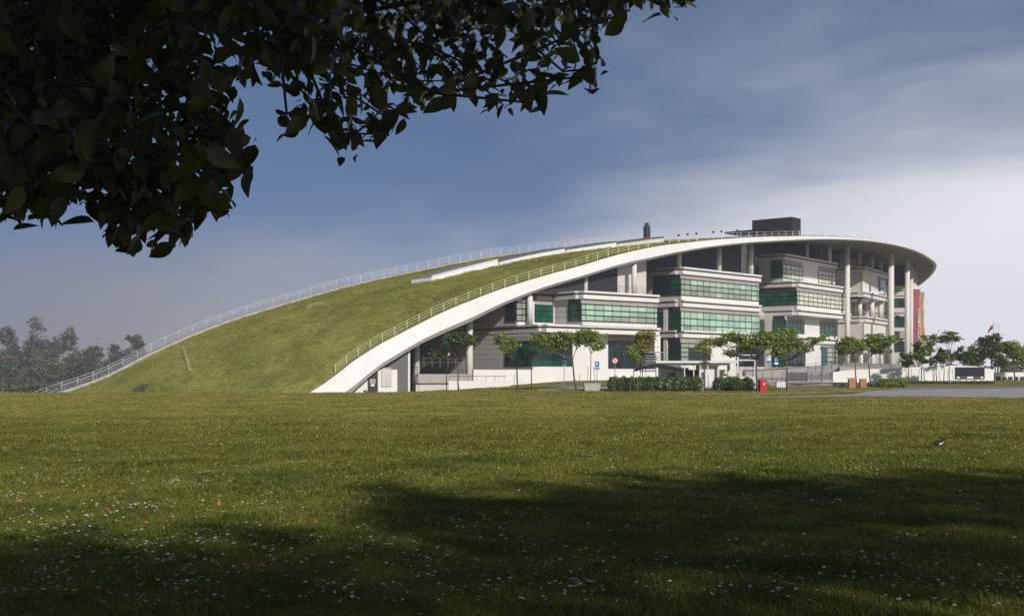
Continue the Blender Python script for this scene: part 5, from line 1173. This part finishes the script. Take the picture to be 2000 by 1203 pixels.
def big_tree(label, trunk_pts, tr, crown_pts, view_pts, nl_view, nl_crown, csize):
    base = np.array(trunk_pts[0]); t = thing('shade_tree', label, 'tree', base, 'shade trees over the foreground')
    root = np.array(trunk_pts[-1]); allp = sorted(crown_pts + view_pts, key=lambda p: np.linalg.norm(p - root))
    Nn, par = grow(allp, root, trunk_pts); cnt = np.ones(len(Nn))
    for i in range(len(Nn) - 1, 0, -1): cnt[par[i]] += cnt[i]
    rad_ = .0026 + .0014 * cnt ** .5; rad_ = np.minimum(rad_, tr); nt_ = len(trunk_pts)
    b = MB(); b.tube(Nn[:nt_], [tr * (1.25 - .45 * i / nt_) for i in range(nt_)], 14); b.build('trunk', M['bark_dark'], t, True)
    b = MB()
    for i in range(nt_, len(Nn)): b.tube([Nn[par[i]], Nn[i]], [min(rad_[par[i]], rad_[i] * 1.6), rad_[i]], 5 if rad_[i] < .02 else 8, False)
    b.build('branches', M['bark_dark'], t, True)
    return t
# leaves in view, hung around points inside the outline
view_nodes = []; tries = 0
void = lambda px, py: math.sin(px * .021 + 1.3) * math.sin(py * .027 + px * .006) + .6 * math.sin(px * .047 + py * .033)
while len(view_nodes) < 600 and tries < 90000:
    tries += 1; px = rng.uniform(-90, 1380); py = rng.uniform(-60, 485)
    if not inpoly(np.array([px]), np.array([py]), MPX)[0]: continue
    # keep the clusters a little inside the outline, so that single leaves make the fringe
    if not inpoly(np.array([px]), np.array([py + 26]), MPX)[0]: continue
    dens = .8 if (px < 210 and py < 300) else (.62 if py < 50 else (.16 if void(px, py) > .45 else .38))
    if rng.random() > dens: continue
    Y = rng.uniform(4.2, 8.0) if py < 260 else rng.uniform(3.8, 5.2)
    if px > 700: Y += 1.0
    view_nodes.append(P(px, py, Y))
for px, py in ((200, 430), (225, 440), (262, 445), (292, 452), (335, 452), (352, 440), (415, 385), (440, 372), (465, 325), (470, 300), (470, 262), (560, 222), (600, 225), (628, 240), (658, 280), (672, 262), (735, 262), (768, 238), (845, 182), (905, 178), (980, 203), (1040, 202), (1055, 190), (1100, 140), (1140, 150), (1165, 135), (1168, 108), (1160, 70), (1230, 20), (1290, 8), (60, 415), (100, 400), (30, 400), (150, 360)):
    view_nodes.append(P(px, py, rng.uniform(4.2, 5.6)))
def crown_sample(n, cx, cy, rx, ry, z0, z1):
    out = []; tr_ = 0
    while len(out) < n and tr_ < n * 400:
        tr_ += 1; u = rng.normal(size=3); u /= np.linalg.norm(u); u *= rng.random() ** .4; p = np.array((cx + rx * u[0], cy + ry * u[1], (z0 + z1) / 2 + (z1 - z0) / 2 * u[2]))
        if not inmask(p) or (p[1] > .3 and p[1] < 3 and p[2] < 3.6 and abs(p[0]) < 3): continue
        k = p[2] / sd[2]; q = p - np.array(sd) * k                       # where its shade falls on the lawn
        if q[1] > 4:
            qx, qy = 1000 + F * q[0] / q[1], HY + F * EYE / q[1]
            if -200 < qx < 2200 and qy < np.interp(qx, sx_, sy_) + 4 + min(90, rng.exponential(34)): continue
        out.append(p)
    return out
crA = crown_sample(900, 1.5, -1.5, 10, 8.5, 4.2, 12.5); crB = crown_sample(640, 12.5, 6, 9.5, 9, 5, 13)  # unseen crowns, their shape fitted to the shade wanted on the lawn
def hang(nodes, per, spread, size, down=.6, lo=.75, hi=1.25):
    C = []; D = []
    for p in nodes:
        ax = rng.normal(size=3); ax[2] = -abs(ax[2]) * .5 - .25; ax /= np.linalg.norm(ax); s0 = p - ax * spread * .6
        for k in range(per):
            c = s0 + ax * spread * (1.3 * k / per) + rng.normal(size=3) * spread * .16; d = rng.normal(size=3) * .8 + ax * .5; d[2] -= down; C.append(c); D.append(d)
    C = np.array(C); return C, np.array(D), size * rng.uniform(lo, hi, len(C))
TA = big_tree('big dark tree whose leafy boughs hang into the top left of the picture', [(-4.6, -1.4, -.3), (-4.5, -1.3, 1.4), (-4.2, -1.0, 3.0), (-3.6, -.3, 4.6), (-2.6, .6, 6.0)], .30, crA, view_nodes, 0, 0, .1)
C, D, S = hang(view_nodes, 11, .32, .088, .5, .5, 1.45)
tip = C + D / np.linalg.norm(D, axis=1)[:, None] * S[:, None] * .9
pj = np.array([proj(q) if q[1] > .5 else (-999, -999) for q in tip]); ok = inpoly(pj[:, 0], pj[:, 1], MPX + np.array((6.0, 22.0))) | (pj[:, 1] < -20)
C, D, S = C[ok], D[ok], S[ok]
# the 300 largest in view become leaves of their own
pc = np.array([proj(q) for q in C]); seen = (pc[:, 0] > 0) & (pc[:, 0] < 2000) & (pc[:, 1] > 0)
big = np.argsort(-np.where(seen, S / C[:, 1] + np.where(pc[:, 1] > 150, .01, 0), 0))[:300]
x, y, z = leaf_frames(C, D, S)
lm = bpy.data.meshes.new('leaf'); lm.from_pydata(LV.tolist(), [], LF.tolist()); lm.update(); lm.polygons.foreach_set('use_smooth', [True] * len(lm.polygons)); lm.materials.append(M['leaf_near'])
for i in big:
    o = bpy.data.objects.new('leaf', lm); col.objects.link(o); o.parent = TA; m4 = Matrix(((x[i][0], y[i][0], z[i][0], 0), (x[i][1], y[i][1], z[i][1], 0), (x[i][2], y[i][2], z[i][2], 0), (0, 0, 0, 1)))
    o.matrix_local = Matrix.Translation(C[i] - porg(TA)) @ m4 @ Matrix.Diagonal((S[i], S[i], S[i], 1))
rm = np.ones(len(C), bool); rm[big] = False
leaves_joined('foliage', C[rm], D[rm], S[rm], M['leaf_near'], TA, LV, LF)
Cc, Dc, Sc = hang(crA, 50, 1.0, .25); k = np.array([inmask(c) for c in Cc]); leaves_joined('shade_fitted_crown', Cc[k], Dc[k], Sc[k], M['leaf_near'], TA, LV2, LF2)
TB = big_tree('second shade tree beside the lawn unseen just outside the right of the picture, crown shaped for the lawn shade', [(15.5, 5, -.3), (15.5, 5.1, 2), (15.3, 5.4, 4), (15.2, 6, 6)], .32, crB, [], 0, 0, .1)
Cc, Dc, Sc = hang(crB, 50, 1.05, .25); k = np.array([inmask(c) for c in Cc]); leaves_joined('shade_fitted_crown', Cc[k], Dc[k], Sc[k], M['leaf_near'], TB, LV2, LF2)

# ------------------------------------------------------------------ the hazy air
hz_m = bpy.data.materials.new('thin_haze'); hz_m.use_nodes = True; N = hz_m.node_tree.nodes
for n_ in list(N):
    if n_.type == 'BSDF_PRINCIPLED': N.remove(n_)
pv = N.new('ShaderNodeVolumePrincipled'); pv.inputs['Color'].default_value = (.82, .85, .92, 1); pv.inputs['Density'].default_value = .00048; pv.inputs['Anisotropy'].default_value = 0.0
hz_m.node_tree.links.new(pv.outputs[0], N['Material Output'].inputs['Volume'])
b = MB(); b.box((0, 160, -7), 1200, 760, 44); o = b.build('haze', hz_m); o['kind'] = 'stuff'
